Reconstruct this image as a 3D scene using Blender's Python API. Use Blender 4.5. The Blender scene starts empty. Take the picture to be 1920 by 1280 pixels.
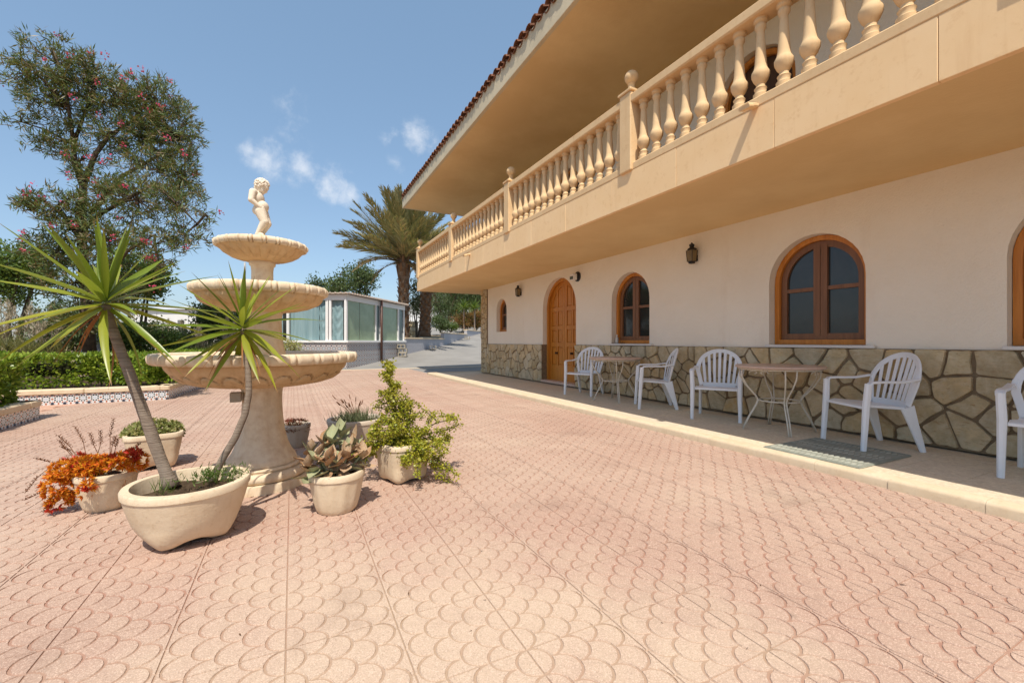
import bpy, bmesh, math, random
import numpy as np
from mathutils import Vector, Matrix, noise
C = bpy.context.scene.collection
R = math.radians
rnd = random.Random(7)
rng = np.random.default_rng(7)

# ------------------------------------------------------------------ camera
TH = R(26.73); CH = 1.07; F = 818.0
cd = bpy.data.cameras.new("camera"); cam = bpy.data.objects.new("camera", cd); C.objects.link(cam)
cd.sensor_width = 36.0; cd.lens = 36.0 * F / 1920.0; cd.clip_start = 0.05; cd.clip_end = 6000
cam.location = (0, 0, CH); cam.rotation_euler = (R(90), 0, -TH)
bpy.context.scene.camera = cam
cT, sT = math.cos(TH), math.sin(TH)
def at(px, py, d):
    """point of the place seen at photograph pixel (px, py), d metres in front of the camera"""
    a = (px - 960) / F * d; z = CH + (640 - py) / F * d
    return Vector((cT * a + sT * d, -sT * a + cT * d, z))

# ------------------------------------------------------------------ light
SUN = Vector((-0.23, -0.55, 1.0)).normalized()          # towards the sun
sl = bpy.data.lights.new("sun", 'SUN'); so = bpy.data.objects.new("sun", sl); C.objects.link(so)
sl.energy = 3.3; sl.angle = R(0.55); sl.color = (1.0, 0.93, 0.82)
so.rotation_euler = SUN.to_track_quat('Z', 'Y').to_euler(); so.location = (0, 0, 30)
w = bpy.data.worlds.new("World"); bpy.context.scene.world = w; w.use_nodes = True
nt = w.node_tree; nt.nodes.clear()
wo = nt.nodes.new('ShaderNodeOutputWorld'); bg = nt.nodes.new('ShaderNodeBackground')
sky = nt.nodes.new('ShaderNodeTexSky'); sky.sky_type = 'NISHITA'; sky.sun_disc = False
sky.sun_elevation = math.asin(SUN.z); sky.sun_rotation = math.atan2(SUN.x, SUN.y)
sky.altitude = 100; sky.air_density = 1.0; sky.dust_density = 1.5; sky.ozone_density = 1.0
bg.inputs['Strength'].default_value = 0.15
# thin fair-weather clouds: noise inside a few cloud banks (directions in the sky)
tc = nt.nodes.new('ShaderNodeTexCoord')
def wnode(t, **k):
    n = nt.nodes.new(t)
    for a, b in k.items(): setattr(n, a, b)
    return n
def wmath(op, a, b=None, c=None):
    n = wnode('ShaderNodeMath', operation=op)
    for i, v in enumerate((a, b, c)):
        if v is None: continue
        if isinstance(v, (int, float)): n.inputs[i].default_value = v
        else: nt.links.new(v, n.inputs[i])
    return n.outputs[0]
nz = wnode('ShaderNodeTexNoise'); nz.inputs['Scale'].default_value = 26; nz.inputs['Detail'].default_value = 7; nz.inputs['Roughness'].default_value = 0.62
nt.links.new(tc.outputs['Generated'], nz.inputs['Vector'])
acc = None
for (px, py, rad, amt) in [(500, 298, .052, 1.0), (472, 285, .03, .7), (568, 318, .045, .95), (625, 345, .05, 1.0), (655, 366, .04, 1.0), (690, 372, .03, .7),
                           (782, 257, .045, 1.0), (735, 258, .03, .6), (815, 275, .035, .5), (555, 240, .05, .42), (545, 190, .035, .4), (745, 305, .03, .35), (570, 205, .03, .3)]:
    dv = (at(px, py, 10) - Vector((0, 0, CH))).normalized()
    sub = wnode('ShaderNodeVectorMath', operation='DISTANCE'); nt.links.new(tc.outputs['Generated'], sub.inputs[0]); sub.inputs[1].default_value = dv
    fall = wmath('MULTIPLY', wmath('SUBTRACT', 1.0, wmath('DIVIDE', sub.outputs['Value'], rad)), amt)
    acc = fall if acc is None else wmath('MAXIMUM', acc, fall)
cl = wmath('ADD', wmath('MULTIPLY', acc, 0.75), wmath('MULTIPLY', wmath('SUBTRACT', nz.outputs['Fac'], 0.5), 1.7))
mr = wnode('ShaderNodeMapRange', interpolation_type='SMOOTHSTEP'); nt.links.new(cl, mr.inputs['Value'])
mr.inputs['From Min'].default_value = 0.05; mr.inputs['From Max'].default_value = 1.05; mr.inputs['To Max'].default_value = 0.7
gate = wmath('MULTIPLY', mr.outputs[0], wmath('GREATER_THAN', acc, 0.0))
gate = wmath('MULTIPLY', gate, wmath('MINIMUM', wmath('MULTIPLY', wmath('MAXIMUM', acc, 0.0), 3.5), 1.0))
mix = wnode('ShaderNodeMixRGB'); nt.links.new(gate, mix.inputs['Fac'])
# an even summer veil over the whole sky
veil = wnode('ShaderNodeMixRGB'); veil.inputs['Fac'].default_value = 0.55; nt.links.new(sky.outputs['Color'], veil.inputs['Color1']); veil.inputs['Color2'].default_value = (.90, 1.50, 2.15, 1)
nt.links.new(veil.outputs[0], mix.inputs['Color1'])
mix.inputs['Color2'].default_value = (3.9, 4.05, 4.3, 1)
nt.links.new(mix.outputs[0], bg.inputs['Color']); nt.links.new(bg.outputs[0], wo.inputs['Surface'])
vs = bpy.context.scene.view_settings
vs.view_transform = 'Standard'; vs.look = 'None'; vs.gamma = 1; vs.use_curve_mapping = False; vs.exposure = 0.68
cy = bpy.context.scene.cycles
cy.max_bounces = 8; cy.diffuse_bounces = 5; cy.transparent_max_bounces = 8
try: cy.use_denoising = True
except Exception: pass

# ------------------------------------------------------------------ helpers: nodes / materials
class NT:
    def __init__(s, m): s.t = m.node_tree
    def n(s, typ, **k):
        n = s.t.nodes.new(typ)
        for a, b in k.items(): setattr(n, a, b)
        return n
    def l(s, a, b): s.t.links.new(a, b)
    def val(s, v, inp):
        if hasattr(v, 'is_output'): s.l(v, inp)
        elif isinstance(v, (tuple, list)) and len(v) == 3 and inp.type == 'RGBA': inp.default_value = (*v, 1)
        else: inp.default_value = v
    def math(s, op, a, b=None, c=None):
        n = s.n('ShaderNodeMath', operation=op)
        for i, v in enumerate((a, b, c)):
            if v is not None: s.val(v, n.inputs[i])
        return n.outputs[0]
    def mix(s, f, a, b, bt='MIX'):
        n = s.n('ShaderNodeMixRGB', blend_type=bt); s.val(f, n.inputs[0]); s.val(a, n.inputs[1]); s.val(b, n.inputs[2]); return n.outputs[0]
    def noise(s, vec, scale, det=4, rough=.55, dist=0):
        n = s.n('ShaderNodeTexNoise'); s.l(vec, n.inputs['Vector']); n.inputs['Scale'].default_value = scale
        n.inputs['Detail'].default_value = det; n.inputs['Roughness'].default_value = rough; n.inputs['Distortion'].default_value = dist; return n.outputs['Fac']
    def vor(s, vec, scale, feat='F1', out='Distance', rand=1.0):
        n = s.n('ShaderNodeTexVoronoi', feature=feat); s.l(vec, n.inputs['Vector']); n.inputs['Scale'].default_value = scale
        n.inputs['Randomness'].default_value = rand; return n.outputs[out]
    def ramp(s, f, stops, interp='LINEAR'):
        n = s.n('ShaderNodeValToRGB'); s.val(f, n.inputs[0]); cr = n.color_ramp; cr.interpolation = interp
        while len(cr.elements) < len(stops): cr.elements.new(.5)
        for e, (p, c) in zip(cr.elements, stops): e.position = p; e.color = (*c, 1)
        return n.outputs[0]
    def maprange(s, v, a, b, c=0., d=1.):
        n = s.n('ShaderNodeMapRange'); s.val(v, n.inputs[0]); n.inputs[1].default_value = a; n.inputs[2].default_value = b
        n.inputs[3].default_value = c; n.inputs[4].default_value = d; return n.outputs[0]
    def mapping(s, vec, scale=(1, 1, 1), loc=(0, 0, 0), rot=(0, 0, 0)):
        n = s.n('ShaderNodeMapping'); s.l(vec, n.inputs[0]); n.inputs['Scale'].default_value = scale; n.inputs['Location'].default_value = loc
        n.inputs['Rotation'].default_value = rot; return n.outputs[0]
    def bump(s, h, strength=.3, dist=.01, normal=None):
        n = s.n('ShaderNodeBump'); s.l(h, n.inputs['Height']); n.inputs['Strength'].default_value = strength; n.inputs['Distance'].default_value = dist
        if normal is not None: s.l(normal, n.inputs['Normal'])
        return n.outputs[0]
MATS = {}
def mat(name, rough=.7, spec=.3):
    m = bpy.data.materials.new(name); m.use_nodes = True; t = NT(m); b = m.node_tree.nodes['Principled BSDF']
    b.inputs['Roughness'].default_value = rough; b.inputs['Specular IOR Level'].default_value = spec
    MATS[name] = m
    t.pos = t.n('ShaderNodeNewGeometry').outputs['Position']
    t.obj = t.n('ShaderNodeTexCoord').outputs['Object']
    return m, t, b
def simple(name, col, rough=.7, spec=.3, var=.12, scale=9., bump=0., bscale=60., metallic=0, coords='pos', col2=None, lo=.3, hi=.7):
    m, t, b = mat(name, rough, spec); v = t.pos if coords == 'pos' else t.obj
    n = t.noise(v, scale, 5, .6)
    c2 = col2 or tuple(max(0, c * (1 - var * 2)) for c in col)
    t.l(t.mix(t.maprange(n, lo, hi), c2, col), b.inputs['Base Color'])
    b.inputs['Metallic'].default_value = metallic
    if bump: t.l(t.bump(t.noise(v, bscale, 4, .6), bump, .01), b.inputs['Normal'])
    return m
def leafmat(name, cols, rough=.45, trans=.35, spec=.35, tip=None):
    """leaf-by-leaf colour from the island's random number"""
    m, t, b = mat(name, rough, spec)
    ri = t.n('ShaderNodeNewGeometry').outputs['Random Per Island']
    if tip: ri = t.math('FRACT', t.math('ADD', ri, t.n('ShaderNodeObjectInfo').outputs['Random']))
    k = len(cols); st = [((i + .5) / k, c) for i, c in enumerate(cols)]
    col = t.ramp(ri, st); big = t.noise(t.pos, 1.7, 3)
    col = t.mix(t.maprange(big, .3, .7, .0, .35), col, tuple(c * .72 for c in cols[0]))
    if tip:       # blades lie along their own x axis, 0 to 1: dry tips, faint lengthwise veins
        sx = t.n('ShaderNodeSeparateXYZ'); t.l(t.obj, sx.inputs[0]); wob = t.math('ADD', sx.outputs[0], t.math('MULTIPLY', t.noise(t.obj, 9, 3), .12))
        vein = t.noise(t.mapping(t.obj, (1.5, 160, 1)), 1, 3); col = t.mix(t.maprange(vein, .4, .7, 0, .3), col, tuple(c * .6 for c in cols[0]))
        col = t.mix(t.maprange(wob, .97, 1.04), col, tip)
    t.l(col, b.inputs['Base Color'])
    tr = t.n('ShaderNodeBsdfTranslucent'); t.l(t.mix(.45, col, (.30, .34, .03)), tr.inputs['Color'])
    mx = t.n('ShaderNodeMixShader'); mx.inputs[0].default_value = trans
    t.l(b.outputs[0], mx.inputs[1]); t.l(tr.outputs[0], mx.inputs[2])
    t.l(mx.outputs[0], m.node_tree.nodes['Material Output'].inputs['Surface'])
    return m

# ------------------------------------------------------------------ helpers: geometry
class MB:
    def __init__(s): s.v = []; s.f = []; s.mi = []
    def add(s, vs, fs, mi=0):
        o = len(s.v); s.v.extend([tuple(x) for x in vs]); s.f.extend([tuple(i + o for i in f) for f in fs]); s.mi.extend([mi] * len(fs)); return s
    def box(s, a, b, mi=0):
        x0, y0, z0 = a; x1, y1, z1 = b
        return s.add([(x0, y0, z0), (x1, y0, z0), (x1, y1, z0), (x0, y1, z0), (x0, y0, z1), (x1, y0, z1), (x1, y1, z1), (x0, y1, z1)],
                     [(0, 3, 2, 1), (4, 5, 6, 7), (0, 1, 5, 4), (1, 2, 6, 5), (2, 3, 7, 6), (3, 0, 4, 7)], mi)
    def cbox(s, a, b, c=.008, mi=0):
        """box with chamfered edges"""
        bm = bmesh.new(); bmesh.ops.create_cube(bm, size=1)
        for v in bm.verts: v.co = Vector([a[i] + (b[i] - a[i]) * (v.co[i] + .5) for i in range(3)])
        bmesh.ops.bevel(bm, geom=bm.edges[:], offset=c, segments=1, affect='EDGES')
        bm.verts.index_update(); s.add([v.co for v in bm.verts], [[v.index for v in f.verts] for f in bm.faces], mi); bm.free(); return s
    def tube(s, pts, rad, n=8, cap=True, mi=0):
        pts = [Vector(p) for p in pts]; k = len(pts)
        rad = [rad] * k if isinstance(rad, (int, float)) else rad
        up = Vector((0, 0, 1)); vs = []; fs = []; px = None
        for i, p in enumerate(pts):
            t = (pts[min(i + 1, k - 1)] - pts[max(i - 1, 0)]).normalized()
            if px is None: px = t.cross(up if abs(t.z) < .9 else Vector((1, 0, 0))).normalized()
            px = (px - t * px.dot(t)).normalized(); py = t.cross(px)
            for j in range(n):
                a = 2 * math.pi * j / n; vs.append(p + (px * math.cos(a) + py * math.sin(a)) * rad[i])
        for i in range(k - 1):
            for j in range(n): fs.append((i * n + j, i * n + (j + 1) % n, (i + 1) * n + (j + 1) % n, (i + 1) * n + j))
        if cap: fs += [tuple(range(n - 1, -1, -1)), tuple(range((k - 1) * n, k * n))]
        return s.add(vs, fs, mi)
    def lathe(s, prof, n=24, c=(0, 0, 0), fn=None, mi=0, cap0=False, cap1=False):
        vs = []; fs = []; k = len(prof)
        for i, (r, z) in enumerate(prof):
            for j in range(n):
                a = 2 * math.pi * j / n; rr, zz = (r, z) if fn is None else fn(i, a, r, z)
                vs.append((c[0] + rr * math.cos(a), c[1] + rr * math.sin(a), c[2] + zz))
        for i in range(k - 1):
            for j in range(n): fs.append((i * n + j, i * n + (j + 1) % n, (i + 1) * n + (j + 1) % n, (i + 1) * n + j))
        if cap0: fs.append(tuple(range(n - 1, -1, -1)))
        if cap1: fs.append(tuple(range((k - 1) * n, k * n)))
        return s.add(vs, fs, mi)
    def prism(s, poly, to3, d0, d1, inset=0., mi=0, back=False):
        """polygon (list of 2D points) between depths d0 (front) and d1; to3(u, v, d) gives the point"""
        n = len(poly)
        if inset:
            cx = sum(p[0] for p in poly) / n; cy_ = sum(p[1] for p in poly) / n
            pin = []
            for (u, v) in poly:
                L = math.hypot(u - cx, v - cy_) or 1; k = max(0, 1 - inset / L); pin.append((cx + (u - cx) * k, cy_ + (v - cy_) * k))
        else: pin = poly
        vs = [to3(u, v, d0) for u, v in pin] + [to3(u, v, d1) for u, v in poly]
        fs = [tuple(range(n))] + [(i, i + n, (i + 1) % n + n, (i + 1) % n) for i in range(n)]
        if back: fs.append(tuple(range(2 * n - 1, n - 1, -1)))
        return s.add(vs, fs, mi)
    def ribbon(s, pts, side, wd, th, mi=0, nrm=None):
        """flat bar with rounded-off rectangular section swept along pts; side = width direction(s)"""
        pts = [Vector(p) for p in pts]; k = len(pts)
        side = [Vector(side)] * k if not isinstance(side, list) else [Vector(x) for x in side]
        wd = [wd] * k if isinstance(wd, (int, float)) else wd
        th = [th] * k if isinstance(th, (int, float)) else th
        vs = []; fs = []; n = 8
        for i, p in enumerate(pts):
            t = (pts[min(i + 1, k - 1)] - pts[max(i - 1, 0)]).normalized()
            sd = (side[i] - t * side[i].dot(t)).normalized(); nn = t.cross(sd)
            hw, ht = wd[i] / 2, th[i] / 2; c = min(hw, ht) * .55
            for (a, b) in ((-hw + c, -ht), (hw - c, -ht), (hw, -ht + c), (hw, ht - c), (hw - c, ht), (-hw + c, ht), (-hw, ht - c), (-hw, -ht + c)):
                vs.append(p + sd * a + nn * b)
        for i in range(k - 1):
            for j in range(n): fs.append((i * n + j, i * n + (j + 1) % n, (i + 1) * n + (j + 1) % n, (i + 1) * n + j))
        fs += [tuple(range(n - 1, -1, -1)), tuple(range((k - 1) * n, k * n))]
        return s.add(vs, fs, mi)
    def mesh(s, name, mats, smooth=False, angle=None):
        me = bpy.data.meshes.new(name); me.from_pydata(s.v, [], s.f)
        for m in (mats if isinstance(mats, (list, tuple)) else [mats]): me.materials.append(m)
        if any(s.mi): me.polygons.foreach_set('material_index', s.mi)
        bm = bmesh.new(); bm.from_mesh(me); bmesh.ops.recalc_face_normals(bm, faces=bm.faces[:])
        if smooth:
            for f in bm.faces: f.smooth = True
            if angle:
                for e in bm.edges:
                    if len(e.link_faces) == 2 and e.calc_face_angle(0) > angle: e.smooth = False
        bm.to_mesh(me); bm.free()
        return me
    def build(s, name, mats, parent=None, smooth=False, angle=None, loc=None, rz=0):
        return link(name, s.mesh(name, mats, smooth, angle), parent, loc, rz)
def link(name, me, parent=None, loc=None, rz=0):
    o = bpy.data.objects.new(name, me); C.objects.link(o)
    if parent is not None: o.parent = parent
    if loc is not None: o.location = loc
    if rz: o.rotation_euler = (0, 0, rz)
    return o
def empty(name, label=None, cat=None, loc=(0, 0, 0), rz=0, group=None, kind=None):
    o = bpy.data.objects.new(name, None); C.objects.link(o); o.location = loc; o.rotation_euler = (0, 0, rz); o.empty_display_size = .1
    return tag(o, label, cat, group, kind)
def tag(o, label=None, cat=None, group=None, kind=None):
    for k, v in (('label', label), ('category', cat), ('group', group), ('kind', kind)):
        if v: o[k] = v
    return o
def copy_tree(root, loc, rz, label=None):
    r = root.copy(); C.objects.link(r); r.location = loc; r.rotation_euler = (0, 0, rz)
    if label: r['label'] = label
    for ch in list(root.children):
        c = ch.copy(); C.objects.link(c); c.parent = r
        for g in list(ch.children):
            d = g.copy(); C.objects.link(d); d.parent = c
    return r
def clip(poly, a, b, c):
    """keep the side a*u + b*v <= c"""
    out = []
    for i in range(len(poly)):
        p, q = poly[i], poly[(i + 1) % len(poly)]; dp = a * p[0] + b * p[1] - c; dq = a * q[0] + b * q[1] - c
        if dp <= 0: out.append(p)
        if (dp < 0 < dq) or (dq < 0 < dp):
            t = dp / (dp - dq); out.append((p[0] + (q[0] - p[0]) * t, p[1] + (q[1] - p[1]) * t))
    return out
def clip_convex(poly, cv):
    n = len(cv); area = sum(cv[i][0] * cv[(i + 1) % n][1] - cv[(i + 1) % n][0] * cv[i][1] for i in range(n)); s = 1 if area > 0 else -1
    for i in range(n):
        (x0, y0), (x1, y1) = cv[i], cv[(i + 1) % n]; nx, ny = (y1 - y0) * s, -(x1 - x0) * s
        poly = clip(poly, nx, ny, nx * x0 + ny * y0)
        if len(poly) < 3: return []
    return poly
def quads_mesh(name, V, m):
    """V: (n, 4, 3) array of separate quads"""
    V = np.asarray(V, dtype=np.float32); n = len(V); me = bpy.data.meshes.new(name)
    me.vertices.add(4 * n); me.vertices.foreach_set('co', V.reshape(-1)); me.loops.add(4 * n); me.loops.foreach_set('vertex_index', np.arange(4 * n, dtype=np.int32))
    me.polygons.add(n); me.polygons.foreach_set('loop_start', np.arange(0, 4 * n, 4, dtype=np.int32)); me.polygons.foreach_set('loop_total', np.full(n, 4, dtype=np.int32))
    me.update(); me.validate(); me.materials.append(m); return me
def unit(a): return a / np.maximum(np.linalg.norm(a, axis=-1, keepdims=True), 1e-9)
def leaves(P, D, L, W, droop=0.0):
    """diamond leaves from base points P along D; L, W arrays or numbers"""
    P = np.asarray(P, float); n = len(P); D = unit(np.asarray(D, float)); L = np.broadcast_to(L, n)[:, None]; W = np.broadcast_to(W, n)[:, None]
    S = unit(np.cross(D, rng.normal(size=(n, 3)))); N = np.cross(S, D)
    V = np.empty((n, 4, 3)); tip = D * L; tip[:, 2] -= droop * L[:, 0]
    V[:, 0] = P; V[:, 1] = P + D * L * .42 + S * W / 2 + N * W * .12; V[:, 2] = P + tip; V[:, 3] = P + D * L * .42 - S * W / 2 + N * W * .12
    return V
def in_lobes(lobes, n, shell=.6):
    """random points in ellipsoids ((cx,cy,cz),(rx,ry,rz)), towards the shell"""
    wts = np.array([l[1][0] * l[1][1] * l[1][2] for l in lobes]) ** .75; wts /= wts.sum(); k = rng.choice(len(lobes), n, p=wts)
    c = np.array([l[0] for l in lobes], float)[k]; r = np.array([l[1] for l in lobes], float)[k]
    u = unit(rng.normal(size=(n, 3))); rad = shell + (1 - shell) * rng.random(n) ** .7
    far = rng.random(n) < .3; rad[far] = rng.random(far.sum()) ** .5
    return c + u * r * rad[:, None], u, c
def clumps(lobes, nc, per, cr, L, W, up=.2, shell=.6, spread=1.0, droop=0.):
    Pc, U, Cc = in_lobes(lobes, nc, shell)
    P = np.repeat(Pc, per, 0) + rng.normal(size=(nc * per, 3)) * cr; D = np.repeat(U, per, 0) * .6 + rng.normal(size=(nc * per, 3)) * spread; D[:, 2] += up
    l = L * (.65 + .6 * rng.random(nc * per)); return leaves(P, D, l, W * (.7 + .6 * rng.random(nc * per)), droop), Pc

# ------------------------------------------------------------------ materials
def make_paving(name, lo, hi, worn, groove=False, lo_t=(.47, .32, .235)):
    m, t, b = mat(name, .82, .25)
    n1 = t.noise(t.pos, .75, 4, .6); n2 = t.noise(t.pos, 3.1, 5, .65); fine = t.noise(t.pos, 95, 3, .7)
    col = t.mix(t.maprange(n1, .35, .66), lo, hi)
    col = t.mix(t.maprange(n2, .35, .75, 0, .45), col, tuple(c * .80 for c in lo))
    # a rubbed-off, sandy patch of the paving and dusty tracks
    dist = t.n('ShaderNodeVectorMath', operation='DISTANCE'); t.l(t.pos, dist.inputs[0]); dist.inputs[1].default_value = (.35, 1.25, 0)
    wmask = t.math('ADD', t.maprange(dist.outputs['Value'], .25, 1.7, .62, 0.), t.maprange(n1, .42, .8, 0, .38))
    wmask = t.math('ADD', wmask, t.maprange(n2, .3, .7, -.14, .14)); wmask = t.maprange(wmask, .2, .6, 0, .85)
    col = t.mix(wmask, col, worn)
    if not groove:
        sp = t.vor(t.pos, 300, 'F1', 'Color'); sx = t.n('ShaderNodeSeparateColor'); t.l(sp, sx.inputs[0])
        col = t.mix(t.maprange(sx.outputs[0], .70, .82, 0, .42), col, tuple(min(1, c * 1.45 + .05) for c in hi))
        col = t.mix(t.maprange(sx.outputs[1], .78, .9, 0, .32), col, tuple(c * .55 for c in lo))
    st = t.noise(t.mapping(t.pos, (1, 1, 1), (4.3, 2.2, 0)), 1.6, 6, .7)
    col = t.mix(t.maprange(st, .56, .74, 0, .42), col, tuple(c * .55 for c in lo))
    cr = t.vor(t.pos, 1.1, 'F1', 'Distance'); col = t.mix(t.maprange(cr, .0, .03, .75, 0), col, (.12, .08, .06))
    if groove: col = t.mix(t.maprange(t.noise(t.pos, 1.9, 5, .7), .42, .68, 0, .7), col, tuple(c * .86 for c in lo_t))
    t.l(col, b.inputs['Base Color'])
    t.l(t.bump(t.math('ADD', fine, t.math('MULTIPLY', n2, 1.5)), .35, .004), b.inputs['Normal'])
    return m
M_TILE = make_paving('paving_pink', (.405, .262, .198), (.475, .347, .265), (.515, .39, .285))
M_GROOVE = make_paving('paving_groove', (.335, .18, .13), (.40, .24, .178), (.39, .29, .2), groove=True)
def walk_mat():
    m, t, b = mat('walkway_brown', .75, .3)
    n1 = t.noise(t.pos, 1.3, 5, .65); n2 = t.noise(t.pos, 34, 6, .75); n3 = t.noise(t.pos, 110, 3, .7)
    col = t.mix(t.maprange(n2, .33, .67), (.52, .415, .28), (.78, .665, .48)); col = t.mix(t.maprange(n1, .35, .7, 0, .4), col, (.50, .42, .35)); col = t.mix(t.maprange(n3, .6, .75, 0, .5), col, (.33, .23, .16))
    t.l(col, b.inputs['Base Color']); t.l(t.bump(n2, .5, .004), b.inputs['Normal']); return m
M_WALK = walk_mat()
M_WALKG = make_paving('walkway_groove', (.38, .27, .18), (.42, .3, .2), (.4, .29, .19), groove=True, lo_t=(.58, .45, .31))
M_BRICKP = make_paving('paving_brick', (.47, .27, .19), (.53, .33, .235), (.5, .35, .25))
def stone_like(name, c1, c2, stain, pit=.5, rough=.8, sc=5., coords='pos', stain_lo=.55, crease_shade=0.):
    m, t, b = mat(name, rough, .25); v = t.pos if coords == 'pos' else t.obj
    n1 = t.noise(v, sc, 5, .6); n2 = t.noise(v, sc * 5, 5, .65); pits = t.vor(v, 130, 'F1')
    col = t.mix(t.maprange(n1, .3, .7), c1, c2); col = t.mix(t.maprange(n2, stain_lo, .8, 0, .55), col, stain)
    streak = t.noise(t.mapping(v, (14, 14, 1.3)), 1.0, 4, .6); col = t.mix(t.maprange(streak, .55, .8, 0, .35), col, stain)
    if crease_shade:     # shade of the carved grooves put into the colour, by low pointiness
        pt = t.n('ShaderNodeNewGeometry').outputs['Pointiness']; col = t.mix(t.maprange(pt, .42, .495, crease_shade, 0), col, tuple(c * .55 for c in stain))
    t.l(col, b.inputs['Base Color'])
    h = t.math('ADD', t.math('MULTIPLY', n2, .6), t.maprange(pits, 0, .25, 0, .5)); t.l(t.bump(h, pit, .004), b.inputs['Normal'])
    return m
M_SAND = stone_like('sandstone', (.68, .47, .255), (.74, .53, .30), (.55, .33, .16), .35)
M_PANEL = stone_like('limestone_panel', (.84, .58, .31), (.88, .63, .36), (.66, .40, .19), .3, sc=3)
M_FOUNT = stone_like('fountain_stone', (.70, .56, .385), (.76, .65, .49), (.43, .25, .12), .4, sc=3.2, stain_lo=.42, crease_shade=.75)
M_FOUNTU = stone_like('fountain_stained', (.56, .37, .19), (.66, .48, .285), (.33, .185, .08), .35, sc=4.2, stain_lo=.45, crease_shade=.85)
M_STATUE = stone_like('statue_stone', (.74, .63, .48), (.78, .69, .56), (.52, .36, .22), .25, sc=14, coords='obj', crease_shade=.6)
M_POT = stone_like('pot_concrete', (.62, .49, .335), (.68, .565, .41), (.48, .33, .19), 1.0, sc=7)
M_POTD = stone_like('pot_concrete_grey', (.50, .42, .33), (.56, .48, .38), (.40, .29, .2), .6, sc=7)
def plaster():
    m, t, b = mat('white_plaster', .9, .15)
    n1 = t.noise(t.pos, .9, 5, .6); n2 = t.noise(t.mapping(t.pos, (3, 3, .7)), 1, 5, .65); n3 = t.noise(t.pos, 7, 5, .7)
    col = t.mix(t.maprange(n1, .3, .7), (.80, .735, .615), (.855, .80, .69)); col = t.mix(t.maprange(n2, .56, .8, 0, .35), col, (.66, .56, .43)); col = t.mix(t.maprange(n3, .66, .8, 0, .3), col, (.55, .46, .36))
    t.l(col, b.inputs['Base Color']); t.l(t.bump(t.math('ADD', t.noise(t.pos, 55, 4, .6), t.math('MULTIPLY', t.noise(t.pos, 5, 3), 2.0)), .5, .012), b.inputs['Normal']); return m
M_PLASTER = plaster()
M_SOFFIT = simple('soffit_paint', (.81, .61, .325), .85, .2, .075, .7, .35, 30, col2=(.70, .50, .25), lo=.42, hi=.72)
M_EAVE = simple('eave_cream', (.66, .57, .40), .8, .2, .08, 2.0, .2, 40)
M_ROOFT = simple('terracotta', (.30, .135, .075), .85, .2, .3, 14, .3, 50)
M_KERB = stone_like('kerb_stone', (.60, .47, .31), (.66, .54, .38), (.42, .29, .18), .5, sc=6)
M_MORTAR = simple('mortar', (.27, .195, .12), .95, .1, .15, 20, .8, 90)
M_SILL = simple('white_marble', (.72, .70, .66), .5, .4, .05, 4)
M_SOIL = simple('soil', (.10, .068, .042), .95, .1, .3, 40, 1., 60)
M_EARTH = simple('dry_earth', (.30, .225, .14), .95, .1, .2, .9, .6, 12)
M_ASPH = simple('pale_asphalt', (.29, .275, .255), .9, .2, .11, .7, .7, 60)
M_WHITEM = simple('white_frame', (.78, .77, .75), .4, .4, .03, 3)
M_PLASTIC = simple('white_plastic', (.80, .81, .82), .32, .45, .03, 5, coords='obj')
M_IRON = simple('wrought_iron', (.030, .026, .022), .55, .4, .2, 20)
M_BLACK = simple('black_plastic', (.02, .02, .022), .4, .4, .1, 20)
M_MAT = simple('rubber_mat', (.30, .31, .255), .8, .3, .12, 14, .4, 80)
M_MATD = simple('rubber_mat_relief', (.40, .405, .335), .8, .3, .15, 14, .4, 80)
M_BLOCK = simple('cinder_block', (.44, .39, .31), .95, .1, .1, 20, .6, 60)
M_BROWNP = simple('brown_pipe', (.10, .045, .03), .5, .4, .1, 10)
M_ROCK = simple('grey_rock', (.24, .235, .23), .9, .2, .2, 5, .8, 12)
M_BARK = simple('bark', (.13, .095, .065), .95, .1, .25, 9, 1., 25)
M_WARE = simple('white_building', (.72, .71, .69), .8, .2, .03, 1)
def stones_mat():
    m, t, b = mat('field_stone', .88, .2)
    oi = t.n('ShaderNodeObjectInfo').outputs['Random']
    col = t.ramp(oi, [(0, (.66, .46, .22)), (.18, (.72, .57, .34)), (.36, (.55, .45, .27)), (.5, (.76, .56, .30)), (.62, (.62, .55, .39)), (.75, (.50, .34, .15)), (.88, (.70, .62, .45)), (1, (.60, .44, .23))])
    n1 = t.noise(t.pos, 9, 6, .65); n2 = t.noise(t.mapping(t.pos, (1, 1, 3)), 16, 5, .7)
    n3 = t.noise(t.pos, 3.2, 6, .7, .8); col = t.mix(t.maprange(n3, .40, .66, .62, 0), col, (.34, .27, .165)); col = t.mix(t.maprange(n1, .45, .72, 0, .6), col, (.68, .60, .43)); col = t.mix(t.maprange(n2, .55, .75, 0, .75), col, (.33, .18, .065))
    t.l(col, b.inputs['Base Color']); t.l(t.bump(t.math('ADD', n1, n2), .7, .02), b.inputs['Normal']); return m
M_STONE = stones_mat()
def wood(name, c1, c2, rough=.38, axis=2):
    m, t, b = mat(name, rough, .4); sc = [28, 28, 28]; sc[axis] = 1.6
    n = t.noise(t.mapping(t.pos, tuple(sc)), 1, 5, .6, .6); n2 = t.noise(t.pos, 2.2, 3)
    col = t.mix(t.maprange(n, .32, .68), c1, c2); col = t.mix(t.maprange(n2, .4, .7, 0, .35), col, c1); t.l(col, b.inputs['Base Color'])
    t.l(t.bump(n, .15, .003), b.inputs['Normal']); return m
M_DOOR = wood('honey_wood', (.42, .15, .018), (.60, .24, .032))
M_FRAME = wood('frame_wood', (.46, .155, .022), (.64, .26, .045))
M_SASH = wood('sash_wood', (.17, .075, .032), (.25, .115, .05))
M_DARKW = wood('dark_wood', (.06, .03, .016), (.10, .05, .025))
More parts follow.
